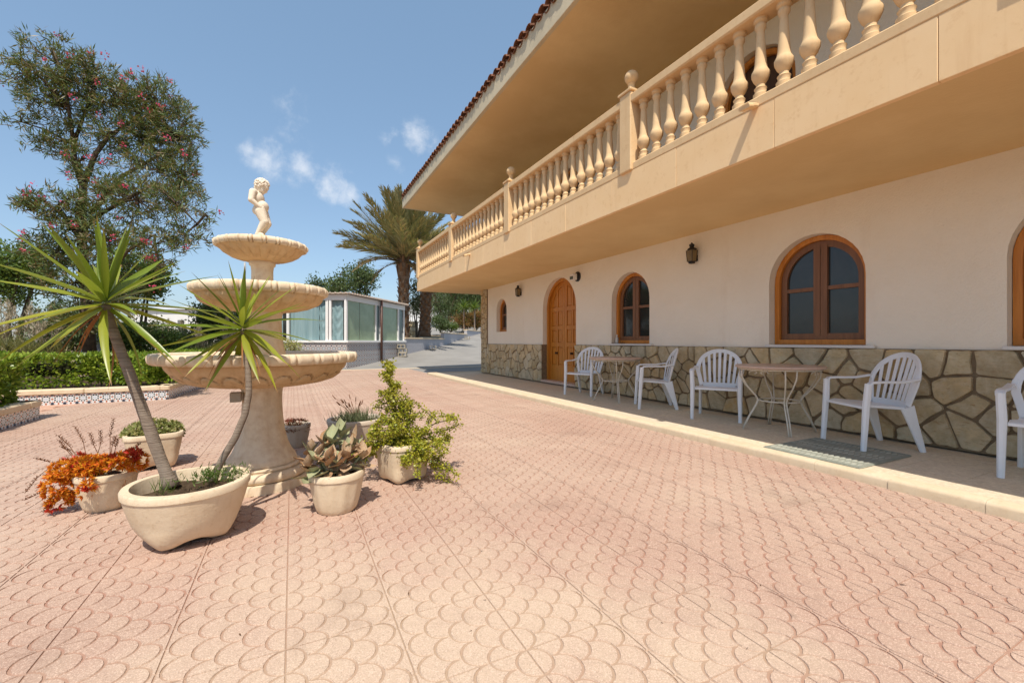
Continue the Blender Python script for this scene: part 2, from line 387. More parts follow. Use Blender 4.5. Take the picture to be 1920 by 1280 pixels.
def glassy(name, col, rough=.06, spec=.6, var=None):
    m, t, b = mat(name, rough, spec); n = t.noise(t.pos, 2.2, 4, .6, .5)
    t.l(t.mix(t.maprange(n, .35, .7), col, var or tuple(c * 1.8 for c in col)), b.inputs['Base Color'])
    t.l(t.bump(t.noise(t.pos, 3.5, 2), .03, .05), b.inputs['Normal']); return m
M_GLASS = glassy('window_glass', (.022, .022, .021))
M_GLASSG = glassy('reflected_green_glass', (.23, .31, .19), .12, .5, (.29, .38, .25))  # reflected greenery put into the pane colour
M_GLASSD = glassy('dim_glass', (.07, .10, .10), .08, .5)
M_LAMPG = simple('amber_glass', (.24, .17, .075), .3, .5, .2, 8)
def curtain_mat():
    m, t, b = mat('teal_curtain', .7, .3); n = t.noise(t.mapping(t.pos, (9, 9, .3)), 1, 3)
    t.l(t.mix(t.maprange(n, .3, .7), (.15, .245, .265), (.27, .375, .39)), b.inputs['Base Color']); return m
M_CURT = curtain_mat()
def azulejo(name, per, use='obj', grey=0.):
    """glazed tile print: white ground, rings of navy-green dots and rust dots about a pale blue star"""
    m, t, b = mat(name, .22, .5)
    sx = t.n('ShaderNodeSeparateXYZ'); t.l(t.obj, sx.inputs[0])
    def fr(o): return t.math('SUBTRACT', t.math('FRACT', t.math('ADD', t.math('DIVIDE', o, per), 1000.5)), .5)
    u, v = fr(sx.outputs[0]), fr(sx.outputs[2])
    r = t.math('SQRT', t.math('ADD', t.math('MULTIPLY', u, u), t.math('MULTIPLY', v, v))); th = t.math('ARCTAN2', v, u)
    def ring(r0, k, phase, rad):
        st = 2 * math.pi / k; a = t.math('SUBTRACT', t.math('MODULO', t.math('ADD', th, 20 * math.pi + phase + st / 2), st), st / 2)
        dx = t.math('SUBTRACT', t.math('MULTIPLY', r, t.math('COSINE', a)), r0); dy = t.math('MULTIPLY', r, t.math('SINE', a))
        d = t.math('SQRT', t.math('ADD', t.math('MULTIPLY', dx, dx), t.math('MULTIPLY', dy, dy))); return t.math('LESS_THAN', d, rad)
    col = t.mix(ring(.11, 6, 0, .045), (.70, .70, .69), (.25, .36, .47))
    col = t.mix(ring(.30, 8, .39, .085), col, (.035, .065, .07)); col = t.mix(ring(.46, 8, 0, .075), col, (.42, .13, .05))
    col = t.mix(ring(.66, 4, math.pi / 4, .11), col, (.03, .05, .09)); col = t.mix(ring(.53, 8, .2, .035), col, (.10, .13, .13))
    if grey: col = t.mix(grey, col, (.16, .16, .19))
    t.l(t.mix(t.maprange(t.noise(t.pos, 5, 4), .4, .8, 0, .25), col, (.4, .33, .26)), b.inputs['Base Color']); return m
M_AZUL = azulejo('glazed_tile', .155)
M_AZULW = azulejo('glazed_tile_wall', .2, grey=.4)  # the grey mix puts the shade on the sunroom wall into the colour
M_OLEAF = leafmat('oleander_leaf', [(.075, .125, .035), (.11, .165, .05), (.16, .19, .065), (.25, .20, .08), (.20, .115, .06)], trans=.25)
M_HEDGE = leafmat('hedge_leaf', [(.12, .20, .02), (.19, .29, .028), (.27, .38, .038), (.36, .44, .055)], .35)
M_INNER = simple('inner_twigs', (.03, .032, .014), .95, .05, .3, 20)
M_GREEN = leafmat('green_leaf', [(.065, .12, .022), (.105, .175, .035), (.15, .215, .045)], .5)
M_DARKG = leafmat('dark_leaf', [(.06, .10, .035), (.09, .14, .05), (.13, .17, .07)], .55, .25)
M_GREYG = leafmat('grey_green_leaf', [(.11, .14, .07), (.16, .18, .09), (.21, .21, .115)], .6, .25)
M_PEPPER = leafmat('weeping_leaf', [(.05, .09, .03), (.09, .13, .05), (.14, .17, .075)], .5)
M_GRASSB = leafmat('dry_grass', [(.22, .22, .10), (.30, .27, .13), (.40, .33, .18), (.17, .19, .075)], .7, .3)
M_PLUME = leafmat('pampas_plume', [(.52, .43, .32), (.58, .50, .39), (.48, .37, .26)], .9, .35)
M_YUCCA = leafmat('yucca_leaf', [(.15, .22, .018), (.20, .28, .024), (.26, .32, .03), (.33, .36, .035)], .34, .35, .45, (.30, .17, .07))
M_YUCDRY = simple('yucca_dry_leaf', (.36, .165, .06), .8, .2, .2, 8)
def trunk_ring(name, c1, c2, sc):
    m, t, b = mat(name, .9, .15); sx = t.n('ShaderNodeSeparateXYZ'); t.l(t.pos, sx.inputs[0])
    wv = t.noise(t.mapping(t.pos, (3, 3, sc)), 1, 4, .7); n = t.noise(t.pos, 20, 4)
    t.l(t.mix(t.maprange(t.math('ADD', t.math('MULTIPLY', wv, .7), t.math('MULTIPLY', n, .3)), .35, .62), c1, c2), b.inputs['Base Color']); t.l(t.bump(wv, .9, .012), b.inputs['Normal']); return m
M_YTRUNK = trunk_ring('yucca_bark', (.17, .125, .095), (.31, .25, .195), 150)
M_PTRUNK = trunk_ring('palm_bark', (.10, .062, .04), (.24, .165, .11), 9)
M_PBOOT = simple('palm_boot', (.27, .145, .075), .9, .15, .35, 5, coords='pos')
M_FROND = leafmat('palm_frond', [(.17, .19, .085), (.30, .25, .11), (.42, .31, .13), (.54, .39, .17), (.22, .23, .10), (.38, .34, .18)], .5, .2)
M_FRONDD = leafmat('dry_frond', [(.26, .17, .085), (.33, .23, .13), (.2, .13, .07)], .8, .2)
M_SEDUMR = leafmat('red_succulent', [(.78, .25, .012), (.86, .36, .02), (.80, .16, .015), (.70, .06, .02), (.86, .44, .03)], .45, .3)
M_SEDUMC = leafmat('crimson_succulent', [(.56, .028, .018), (.62, .05, .03), (.45, .02, .02)], .45, .3)
M_SPIKE = simple('dry_spike', (.20, .085, .04), .9, .1, .25, 60)
M_SEDUMG = leafmat('pale_sedum', [(.24, .27, .08), (.33, .36, .13), (.42, .42, .18), (.46, .37, .14)], .5)
M_JADE = leafmat('yellow_jade', [(.26, .27, .02), (.38, .36, .025), (.47, .42, .045), (.20, .28, .02), (.52, .45, .08)], .38, .3)
M_DKRED = leafmat('dark_red_leaf', [(.20, .03, .02), (.27, .05, .025), (.14, .03, .02)], .5)
M_KALT = simple('kalanchoe_leaf', (.47, .385, .275), .8, .2, .12, 14, coords='obj', col2=(.33, .16, .055))
M_KALG = simple('kalanchoe_pale_leaf', (.36, .335, .17), .8, .2, .12, 14, coords='obj', col2=(.27, .30, .19))
M_KALO = simple('kalanchoe_rust_leaf', (.42, .20, .07), .8, .2, .15, 14, coords='obj', col2=(.30, .24, .17))
M_FLOWER = leafmat('pink_flower', [(.62, .045, .13), (.70, .09, .20), (.55, .03, .09)], .6, .3)
M_BOUG = leafmat('orange_shrub_leaf', [(.30, .13, .045), (.22, .15, .05), (.12, .15, .04), (.34, .11, .05)], .6)
M_MARBLE = stone_like('table_marble', (.55, .38, .29), (.60, .45, .36), (.42, .26, .2), .1, .3, 9)
def rusty():
    m, t, b = mat('rusty_white_iron', .5, .35); n = t.noise(t.pos, 26, 5, .7)
    t.l(t.mix(t.maprange(n, .60, .72), (.62, .565, .46), (.24, .11, .045)), b.inputs['Base Color']); return m
M_RUSTY = rusty()
def hillmat(name, c1, c2):
    m, t, b = mat(name, .95, .1); n = t.noise(t.pos, .05, 8, .65); t.l(t.mix(t.maprange(n, .38, .62), c1, c2), b.inputs['Base Color'])
    t.l(t.bump(n, 1.0, 6), b.inputs['Normal']); return m
M_HILL = hillmat('hill_scrub', (.21, .21, .19), (.33, .32, .30))

# ------------------------------------------------------------------ ground, paving
mb = MB(); mb.add([(-1500, -200, -.06), (2500, -200, -.06), (2500, 4500, -.06), (-1500, 4500, -.06)], [(0, 1, 2, 3)])
tag(mb.build('ground', M_EARTH), kind='structure')
TX, TY = .373, .378; X0, Y0 = -.02, .954
def tile_mesh(seg, inner, name, mats, depth=.0044):
    w_ = TY / 3; r = w_ / 2; p = TX / 5; g = .0044; mb = MB()
    mb.add([(0, 0, -depth), (TX, 0, -depth), (TX, TY, -depth), (0, TY, -depth)], [(0, 1, 2, 3)], 1)
    for k in range(6):
        cs = [w_ / 2, 1.5 * w_, 2.5 * w_] if k % 2 == 0 else [0, w_, 2 * w_, 3 * w_]
        for c in cs:
            poly = []; ro = r - g
            for i in range(seg + 1):
                a = -math.pi / 2 + math.pi * i / seg; poly.append((k * p + ro * math.cos(a), c + ro * math.sin(a)))
            if k > 0:
                ri = r + g * .7
                for s in (1, -1):
                    pts = []
                    for i in range(inner + 1):
                        a = (math.pi / 2) * i / inner   # disc of the row before, centred beside this scale
                        pts.append(((k - 1) * p + ri * math.cos(a), c + s * (w_ / 2 - ri * math.sin(a))))
                    pts = [(u, v) for u, v in pts if (v - c) * s > -1e-6]
                    poly += pts if s == 1 else pts[::-1]
            for (a, b, cc) in ((-1, 0, -.0021), (1, 0, TX - .0021), (0, -1, -.0021), (0, 1, TY - .0021)):
                poly = clip(poly, a, b, cc)
                if len(poly) < 3: break
            if len(poly) < 3: continue
            q = [poly[0]]
            for pt in poly[1:]:
                if math.hypot(pt[0] - q[-1][0], pt[1] - q[-1][1]) > 1e-4: q.append(pt)
            if math.hypot(q[0][0] - q[-1][0], q[0][1] - q[-1][1]) < 1e-4: q.pop()
            if len(q) >= 3: mb.prism(q, lambda u, v, d: (u, v, d), 0, -depth, .0022, 0)
    return mb.mesh(name, mats)
def tile_xf(i, j):
    """even columns run towards +X, odd columns are turned round: the scales mirror across every other joint"""
    x, y = X0 + i * TX, Y0 + j * TY
    return (x, y, False) if i % 2 == 0 else (x + TX, y + TY, True)
me_hi = tile_mesh(9, 5, 'paving_tile', [M_TILE, M_GROOVE]); me_lo = tile_mesh(5, 2, 'paving_tile_far', [M_TILE, M_GROOVE])
cells = []
for i in range(-26, 11):
    for j in range(-5, 44):
        xc, yc = X0 + (i + .5) * TX, Y0 + (j + .5) * TY
        if xc < -3.28 and yc > 2.2: continue
        if xc > 4.0 or math.hypot(xc + .203, yc - 3.815) < .1: continue
        d = sT * xc + cT * yc; lat = cT * xc - sT * yc
        if d < .5 or abs(lat) > d * 1.4 + .9: continue
        cells.append((d * (1 if abs(lat) < d * 1.174 + .3 and d > 1.25 else 3), i, j))
cells.sort()
pave = empty('pavement', kind='structure')
bed = MB(); bed.add([(-9.8, -2, -.012), (3.82, -2, -.012), (3.82, 17.4, -.012), (-9.8, 17.4, -.012)], [(0, 1, 2, 3)]); bed.build('joint_bed', M_GROOVE, pave)
for (_, i, j) in cells[:300]:
    x, y, f = tile_xf(i, j); o = link('paving_tile', me_hi, pave, (x, y, rnd.uniform(-.0004, .0004)), math.pi if f else 0)
nv = len(me_lo.vertices); co = np.empty(nv * 3); me_lo.vertices.foreach_get('co', co); co = co.reshape(-1, 3)
base_f = [tuple(pl.vertices) for pl in me_lo.polygons]; base_m = [pl.material_index for pl in me_lo.polygons]
far = cells[300:]; VV = []; FF = []; MI = []
for n_, (_, i, j) in enumerate(far):
    x, y, f = tile_xf(i, j); c = co.copy()
    if f: c[:, :2] *= -1
    c[:, 0] += x; c[:, 1] += y; c[:, 2] += rnd.uniform(-.0012, .0012)
    VV.append(c); o_ = n_ * nv; FF += [tuple(q + o_ for q in fc) for fc in base_f]; MI += base_m
me = bpy.data.meshes.new('scattered_far_tiles'); me.from_pydata(np.concatenate(VV).tolist(), [], FF); me.materials.append(M_TILE); me.materials.append(M_GROOVE)
me.polygons.foreach_set('material_index', MI)
tag(link('paving_tile_field', me, pave), kind='stuff')
# rectangular brick paving between the planters
bp = MB(); bp.cbox((0, 0, -.03), (.394, .194, 0), .005); me_bp = bp.mesh('paving_brick', M_BRICKP); nb = 0; rest = MB()
for j in range(0, 72):
    for i in range(-17, 0):
        x = -3.262 + i * .4 + (.2 if j % 2 else 0); y = 2.25 + j * .2
        if x + .4 > -3.25: continue
        d = sT * (x + .2) + cT * (y + .1); lat = cT * (x + .2) - sT * (y + .1)
        if abs(lat) > d * 1.25 + .5: continue
        if nb < 200 and y > 7.5: link('paving_brick', me_bp, pave, (x, y, rnd.uniform(-.0025, .001))); nb += 1
        else: rest.cbox((x, y, -.03), (x + .394, y + .194, rnd.uniform(-.002, .001)), .005)
if rest.v: tag(rest.build('paving_brick_field', M_BRICKP, pave), kind='stuff')

# asphalt drive climbing behind the house
def ramp(y): return 0. if y < 17.6 else (.11 * (min(y, 44) - 18.4) + .088 * math.exp(-(y - 17.6) * .8))
mb = MB(); xs = np.linspace(-1, 45, 24); ys = np.linspace(17.35, 75, 48); vs = [(x, y, ramp(y) + .004) for y in ys for x in xs]; n = len(xs)
mb.add(vs, [(j * n + i, j * n + i + 1, (j + 1) * n + i + 1, (j + 1) * n + i) for j in range(len(ys) - 1) for i in range(n - 1)])
mb.add([(3.86, 13.76, -.004), (45, 13.76, -.004), (45, 17.36, -.004), (3.86, 17.36, -.004)], [(0, 1, 2, 3)]); tag(mb.build('driveway', M_ASPH, smooth=True), kind='structure')
mb = MB(); mb.cbox((-3.2, 17.28, -.05), (9.5, 17.42, .012), .006); tag(mb.build('edge_strip', M_KERB), kind='structure')

# hills
def hill(name, px, py, d, wd, dp, seed, m):
    c = at(px, 640, d); top = (640 - py) / F * d; mb = MB(); nx, ny = 70, 22; vs = []
    fx = Vector((cT, -sT, 0)); fy = Vector((sT, cT, 0))
    for j in range(ny):
        for i in range(nx):
            u = i / (nx - 1) * 2 - 1; v = j / (ny - 1)
            prof = max(0, 1 - abs(u) ** 1.7) * math.sin(min(1, v * 1.15) * math.pi / 2)
            nn = noise.fractal(Vector((u * 3.1 + seed, v * 3, seed)), 1.0, 2.0, 6)
            vs.append(Vector((c.x, c.y, 0)) + fx * u * wd + fy * (v * dp) + Vector((0, 0, max(-1, top * prof * (1 + .38 * nn) - .5))))
    mb.add(vs, [(j * nx + i, j * nx + i + 1, (j + 1) * nx + i + 1, (j + 1) * nx + i) for j in range(ny - 1) for i in range(nx - 1)])
    return tag(mb.build(name, m, smooth=True), kind='structure')
hill('hill', 330, 548, 420, 210, 160, 3.1, M_HILL); hill('mountain', 860, 495, 620, 190, 260, 8.7, M_HILL); hill('hill', 60, 590, 600, 400, 200, 5.5, M_HILL)
hill('mountain', 700, 575, 900, 420, 300, 1.7, M_HILL)

# ------------------------------------------------------------------ walkway and kerb
XW, XF, XE, XU, ZE = 5.4, 3.57, 3.28, 5.66, 5.514      # house wall, balcony front, eave
YE, YB = 12.8, 13.85             # far end of the house, far end of the balcony
ZW = .075
walk = empty('walkway', kind='structure')
mb = MB(); mb.box((3.95, -2.5, -.05), (5.6, 13.62, ZW - .008)); mb.build('walkway_bed', M_WALKG, walk)
wt = MB(); wt.cbox((.0015, .0015, -.012), (TX - .0015, TY - .0015, 0), .002); me_w = wt.mesh('floor_tile', M_WALK)
for i in range(4):
    for j in range(-9, 34):
        y = Y0 + j * TY; x = 3.984 + i * TX
        if y > 13.25 or y < -2: continue
        link('floor_tile', me_w, walk, (x, y, ZW + rnd.uniform(-.0008, .0008)))
kerb = empty('kerb', kind='structure')
KP = [(3.86, -.04), (3.858, .05), (3.864, .064), (3.876, .074), (3.892, .0785), (3.981, .0785), (3.981, -.04)]
def kerb_mesh(a, b, along_y=True):
    m = MB(); vs = [(x, a, z) for x, z in KP] + [(x, b, z) for x, z in KP]
    m.add(vs, [tuple(range(7)), tuple(range(13, 6, -1))] + [(i, (i + 1) % 7, (i + 1) % 7 + 7, i + 7) for i in range(7)]); return m.mesh('kerb_stone', M_KERB, True, R(35))
me_k = kerb_mesh(.0008, .4992); y = -2.4
while y < 13.5: link('kerb_stone', me_k, kerb, (rnd.uniform(-.003, .003), y, rnd.uniform(-.003, .002)), 0); y += .5
for i in range(4): link('kerb_stone', me_k, kerb, (3.86 + .5 * i, 13.6 + 3.98, 0), -math.pi / 2)
# ------------------------------------------------------------------ house
house = empty('house', 'two storey white villa with stone dado, arched wooden openings and sandstone balcony', 'house', (XW, 0, 0))
HL = Vector((-XW, 0, 0))       # children are given in world coordinates, shifted by this
def hb(mb, name, m, parent=None, smooth=False, angle=None):
    o = mb.build(name, m, parent or house, smooth, angle)
    if parent is None: o.location = HL
    return o
# openings (y0, y1, sill, apex)
OPEN = [(.37, 1.413, 1.03, 2.31), (2.43, 3.475, 1.03, 2.314), (5.55, 6.53, 1.03, 2.31), (7.69, 9.07, .1, 2.52), (11.06, 11.74, 1.35, 2.30)]
def arch(y0, y1, zs, za, n=18, ins=0., bot=None):
    """arched outline as (y, z), starting low at y0; ins shrinks it"""
    r = (y1 - y0) / 2; yc = (y0 + y1) / 2; zc = za - r
    zb_ = zs + (ins if bot is None else bot); pts = [(y0 + ins, zb_)] + [(yc - (r - ins) * math.cos(math.pi * i / n), zc + (r - ins) * math.sin(math.pi * i / n)) for i in range(n + 1)] + [(y1 - ins, zb_)]
    return pts
def facade(y_lo, y_hi, z_lo, z_hi, ops, X, depth=.2):
    mb = MB(); y = y_lo; q = lambda pts: mb.add([(X, a, b) for a, b in pts], [tuple(range(len(pts)))])
    for (y0, y1, zs, za) in ops:
        q([(y, z_lo), (y0, z_lo), (y0, z_hi), (y, z_hi)])
        if zs > z_lo: q([(y0, z_lo), (y1, z_lo), (y1, zs), (y0, zs)])
        pts = arch(y0, y1, zs, za)
        for a, b in zip(pts[1:-1], pts[2:-1]): q([a, b, (b[0], z_hi), (a[0], z_hi)])
        for a, b in zip(pts[:-1], pts[1:]): mb.add([(X, *a), (X, *b), (X + depth, *b), (X + depth, *a)], [(0, 1, 2, 3)])
        a, b = pts[0], pts[-1]; mb.add([(X, *a), (X, *b), (X + depth, *b), (X + depth, *a)], [(0, 1, 2, 3)])
        y = y1
    q([(y, z_lo), (y_hi, z_lo), (y_hi, z_hi), (y, z_hi)])
    return mb
wall = hb(facade(-3, YE, .1, 2.68, OPEN, XW), 'ground_floor_wall', M_PLASTER)
mb = MB()   # the rest of the shell: end wall, back, inner face that closes the rooms
mb.add([(XW, YE, .0), (13, YE, .0), (13, YE, 3.0), (XW, YE, 3.0)], [(0, 1, 2, 3)]); mb.add([(13, -3, 0), (13, YE, 0), (13, YE, ZE), (13, -3, ZE)], [(0, 1, 2, 3)])
mb.add([(XW, -3, .0), (13, -3, .0), (13, -3, 3.0), (XW, -3, 3.0)], [(0, 1, 2, 3)]); mb.add([(XU, YE, 3.0), (13, YE, 3.0), (13, YE, ZE), (XU, YE, ZE)], [(0, 1, 2, 3)]); mb.add([(XU, -3, 3.0), (13, -3, 3.0), (13, -3, ZE), (XU, -3, ZE)], [(0, 1, 2, 3)]); hb(mb, 'side_wall', M_PLASTER)
UP = [(-.4, .75, 3.1, 5.05), (3.3, 4.42, 3.1, 5.06), (7.9, 9.0, 3.1, 5.05)]
hb(facade(-3, YE, 3.05, ZE, UP, XU), 'upper_wall', M_PLASTER)
fx3 = lambda u, v, d: (d, u, v)
for i, (y0, y1, zs, za) in enumerate(UP):
    mb = MB(); mb.prism(arch(y0, y1, zs, za), fx3, XU + .16, XU + .19); f = hb(mb, 'balcony_door', M_DARKW)
    m2 = MB(); m2.ribbon([(XU + .12, a, b) for a, b in arch(y0, y1, zs, za, ins=.05)], (1, 0, 0), .10, .08); m2.build('door_frame', M_FRAME, f)
    m3 = MB()
    for s in (-.23, .23): m3.cbox((XU + .145, (y0 + y1) / 2 + s - .15, 3.25), (XU + .165, (y0 + y1) / 2 + s + .15, 4.3), .008)
    m3.build('door_panel', M_DARKW, f)
# windows
def window(y0, y1, zs, za, mullion=True):
    X = XW + .11; yc = (y0 + y1) / 2; f = MB(); out = arch(y0, y1, zs, za, 22, .005); inn = arch(y0, y1, zs, za, 22, .062)
    n = len(out)
    for i in range(n):
        j = (i + 1) % n; a, b, c, d = out[i], out[j], inn[j], inn[i]
        f.add([(X, *a), (X, *b), (X, *c), (X, *d), (X + .09, *c), (X + .09, *d)], [(0, 1, 2, 3), (3, 2, 4, 5)])
    fr = hb(f, 'window', M_FRAME)
    Xs = X + .04; s = MB(); o2, i2 = arch(y0, y1, zs, za, 22, .064), arch(y0, y1, zs, za, 22, .135)
    for i in range(n):
        j = (i + 1) % n; a, b, c, d = o2[i], o2[j], i2[j], i2[i]
        s.add([(Xs, *a), (Xs, *b), (Xs, *c), (Xs, *d), (Xs + .045, *c), (Xs + .045, *d)], [(0, 1, 2, 3), (3, 2, 4, 5)])
    region = arch(y0, y1, zs, za, 22, .1); zm = zs + .5 * (za - zs) + .0
    if mullion:
        for (a, b) in ((yc - .075, yc - .003), (yc + .003, yc + .075)):
            s.prism(clip_convex([(a, zs), (b, zs), (b, za), (a, za)], region), fx3, Xs - .004, Xs + .05)
    s.prism(clip_convex([(y0, zm), (y1, zm), (y1, zm + .045), (y0, zm + .045)], region), fx3, Xs + .002, Xs + .05)
    s.build('sash', M_SASH, fr)
    reg = arch(y0, y1, zs, za, 22, .12)
    for (a, b) in (((y0, yc - .07), (yc + .07, y1)) if mullion else ((y0, y1),)):
        for (c, d) in ((zs, zm), (zm + .045, za)):
            pl = clip_convex([(a, c), (b, c), (b, d), (a, d)], reg)
            if len(pl) > 2: g = MB(); g.prism(pl, fx3, Xs + .03, Xs + .036); g.build('pane', M_GLASS, fr)
    if zs < 1.2:
        m = MB(); m.cbox((XW - .065, y0 - .1, .998), (XW + .11, y1 + .015, 1.031), .006); m.build('sill', M_SILL, fr)
for k in (0, 1, 2): window(*OPEN[k])
window(*OPEN[4], mullion=False)
# the double door
y0, y1, zs, za = OPEN[3]; yc = (y0 + y1) / 2; X = XW + .17; zs = .155
f = MB(); out = arch(y0, y1, zs, za, 26, .004, 0); inn = arch(y0, y1, zs, za, 26, .075, 0)
for i in range(len(out) - 1):
    a, b, c, d = out[i], out[i + 1], inn[i + 1], inn[i]
    f.add([(X - .06, *a), (X - .06, *b), (X - .06, *c), (X - .06, *d), (X + .05, *c), (X + .05, *d)], [(0, 1, 2, 3), (3, 2, 4, 5)])
hb(f, 'door_frame', M_DOOR)
reg = arch(y0, y1, zs, za, 26, .07, 0)
for s in (0, 1):
    a, b = (y0, yc - .004) if s == 0 else (yc + .004, y1)
    leaf = MB(); leaf.prism(clip_convex([(a, zs), (b, zs), (b, za), (a, za)], reg), fx3, X + .022, X + .05); lf = hb(leaf, 'door', M_DOOR)
    aa, bb = (a + .07, b) if s == 0 else (a, b - .07); st = .085; ym = (aa + bb) / 2
    fr = MB()
    for (u, v) in ((aa, aa + st), (bb - st, bb), (ym - .03, ym + .03)): fr.prism(clip_convex([(u, zs), (v, zs), (v, za), (u, za)], reg), fx3, X, X + .024, .003)
    for (c, d) in ((zs, zs + .36), (.95, 1.04), (1.345, 1.43), (1.775, 1.865)):
        for (u, v) in ((aa + st, ym - .03), (ym + .03, bb - st)): fr.prism(clip_convex([(u, c), (v, c), (v, d), (u, d)], reg), fx3, X + .001, X + .024, .003)
    # curved head of the leaf
    h1, h2 = arch(y0, y1, zs, za, 40, .07), arch(y0, y1, zs, za, 40, .165)
    for i in range(1, len(h1) - 2):
        p4 = [h1[i], h1[i + 1], h2[i + 1], h2[i]]
        if (p4[0][0] < yc) == (s == 0): fr.prism(p4, fx3, X + .0005, X + .024)
    fr.build('door_rails', M_DOOR, lf)
    pn = [(aa + st, ym - .03), (ym + .03, bb - st)]
    for (u, v) in pn:
        for (c, d) in ((zs + .36, .95), (1.04, 1.345), (1.43, 1.775), (1.865, za)):
            pl = clip_convex([(u + .02, c + .02), (v - .02, c + .02), (v - .02, d - .02), (u + .02, d - .02)], arch(y0, y1, zs, za, 26, .18, 0))
            if len(pl) > 2: q = MB(); q.prism(pl, fx3, X + .010, X + .023, .012); q.build('door_panel', M_DOOR, lf)
    kn = MB(); ky = ym; kn.tube([(X, ky, .80), (X - .02, ky, .80), (X - .045, ky, .80)], [.028, .012, .03], 10); kn.tube([(X - .045, ky, .80), (X - .06, ky, .80)], [.03, .012], 10)
    kn.build('knob', M_IRON, lf, True)
th = MB(); th.cbox((XW - .05, y0 - .02, .1), (XW + .25, y1 + .02, .157), .008); hb(th, 'door_step', MATS['table_marble'])

# stone dado and pillar: irregular stones over a mortar bed, each its own piece
def stones(y0, y1, z0, z1, size, parent, X, seed, depth=.026, aspect=1.0):
    rr = random.Random(seed); pts = []; ny = max(1, round((y1 - y0) / (size * aspect))); nz_ = max(1, round((z1 - z0) / size * aspect))
    for j in range(nz_):
        for i in range(ny):
            pts.append((y0 + (y1 - y0) * (i + .5 + (.25 if j % 2 else -.25) + rr.uniform(-.42, .42)) / ny, z0 + (z1 - z0) * (j + .5 + rr.uniform(-.40, .40)) / nz_))
    for (a, b) in pts:
        poly = [(y0, z0), (y1, z0), (y1, z1), (y0, z1)]
        for (c, d) in pts:
            if (a, b) == (c, d) or math.hypot(a - c, b - d) > size * 4.5: continue
            nx_, nz2 = c - a, d - b; L = math.hypot(nx_, nz2); gap = rr.uniform(.006, .015)
            poly = clip(poly, nx_ / L, nz2 / L, (nx_ * (a + c) / 2 + nz2 * (b + d) / 2) / L - gap)
            if len(poly) < 3: break
        if len(poly) < 3: continue
        ar = abs(sum(poly[i][0] * poly[(i + 1) % len(poly)][1] - poly[(i + 1) % len(poly)][0] * poly[i][1] for i in range(len(poly)))) / 2
        if ar < .0012: continue
        sm = []
        for i in range(len(poly)):
            p, q = poly[i], poly[(i + 1) % len(poly)]; L = math.hypot(p[0] - q[0], p[1] - q[1]); k = min(.2, .013 / max(L, .01))
            for t_ in (k, .5, 1 - k) if L > .1 else (k, 1 - k):
                j = rr.uniform(-.009, .009) if t_ == .5 else rr.uniform(-.004, .004); sm.append((p[0] + (q[0] - p[0]) * t_ + j, p[1] + (q[1] - p[1]) * t_ + j))
        dd = depth * rr.uniform(.35, 1.3); tl = rr.uniform(-.05, .05); tl2 = rr.uniform(-.05, .05)
        mb = MB(); mb.prism(sm, lambda u, v, d, a=a, b=b: (X + (-dd + tl * (u - a) + tl2 * (v - b) if d == 0 else .004), u, v), 0, 1, .006)
        mb.build('stone', M_STONE, parent)
XD = XW - .022
dado = MB(); dado.box((XD, -3, .09), (XW + .01, OPEN[3][0], .996)); dado.box((XD, OPEN[3][1], .09), (XW + .01, YE - .02, .996))
dado.box((XD, OPEN[3][1] - .001, .1), (XW + .16, OPEN[3][1] + .012, .996)); dado.box((XD, OPEN[3][0] - .012, .1), (XW + .16, OPEN[3][0] + .001, .996))
dado = hb(dado, 'stone_dado', M_MORTAR)
stones(-.6, 4.6, .105, .992, .235, dado, XD, 11, aspect=1.12); stones(4.61, OPEN[3][0] - .01, .105, .992, .195, dado, XD, 4); stones(OPEN[3][1] + .01, 12.36, .105, .992, .205, dado, XD, 5)
pil = MB(); pil.box((XD - .01, 12.38, .09), (XW + .3, YE + .03, 2.679)); pil = hb(pil, 'corner_pillar', M_MORTAR)
stones(12.385, YE + .028, .105, 2.675, .15, pil, XD - .012, 21, .02)

# balcony
slab = MB(); slab.box((XF + .03, -3.2, 2.68), (XU + .3, YB - .03, 3.06)); slab.box((XU + .3, YE + .001, 2.68), (13, YB - .03, 3.06)); hb(slab, 'balcony_slab', M_SOFFIT)
fa = MB(); fa.cbox((XF, .0015, 2.676), (XF + .05, 1.0285, 3.085), .003); me_f = fa.mesh('fascia_panel', M_PANEL)
y = 1.226 - 1.03 * 4
while y < YB - .1:
    L = min(1.03, YB - y); o = link('fascia_panel', me_f, house, (-XW + rnd.uniform(-.0012, .0012), y, 0)); o.scale = (1, L / 1.03, 1); y += 1.03
fa = MB(); fa.cbox((XF + .05, YB - .05, 2.677), (13, YB, 3.085), .004); hb(fa, 'fascia_panel', M_PANEL)
POSTS = [13.74 - 3.235 * k for k in range(6)]
rails = MB(); hand = MB()
for a, b in zip(POSTS[1:], POSTS[:-1]):
    rails.cbox((XF - .004, a + .085, 3.083), (XF + .165, b - .085, 3.175), .012); hand.cbox((XF - .03, a + .08, 3.872), (XF + .17, b - .08, 3.975), .014)
rails.cbox((XF + .16, YB - .19, 3.083), (9, YB + .002, 3.175), .012); hand.cbox((XF + .16, YB - .195, 3.872), (9, YB + .006, 3.975), .014)
hb(rails, 'bottom_rail', M_SAND); hb(hand, 'handrail', M_SAND)
prof = [(.058, 0), (.060, .04), (.047, .05), (.045, .075), (.052, .09), (.036, .105), (.034, .125), (.055, .155), (.071, .195), (.073, .225), (.058, .252), (.054, .262), (.0475, .30), (.040, .42), (.0335, .53), (.031, .585), (.038, .60), (.046, .615), (.047, .635), (.038, .65), (.056, .668), (.056, .70)]
bl = MB(); bl.lathe(prof, 16); me_b = bl.mesh('baluster', M_SAND, True, R(38))
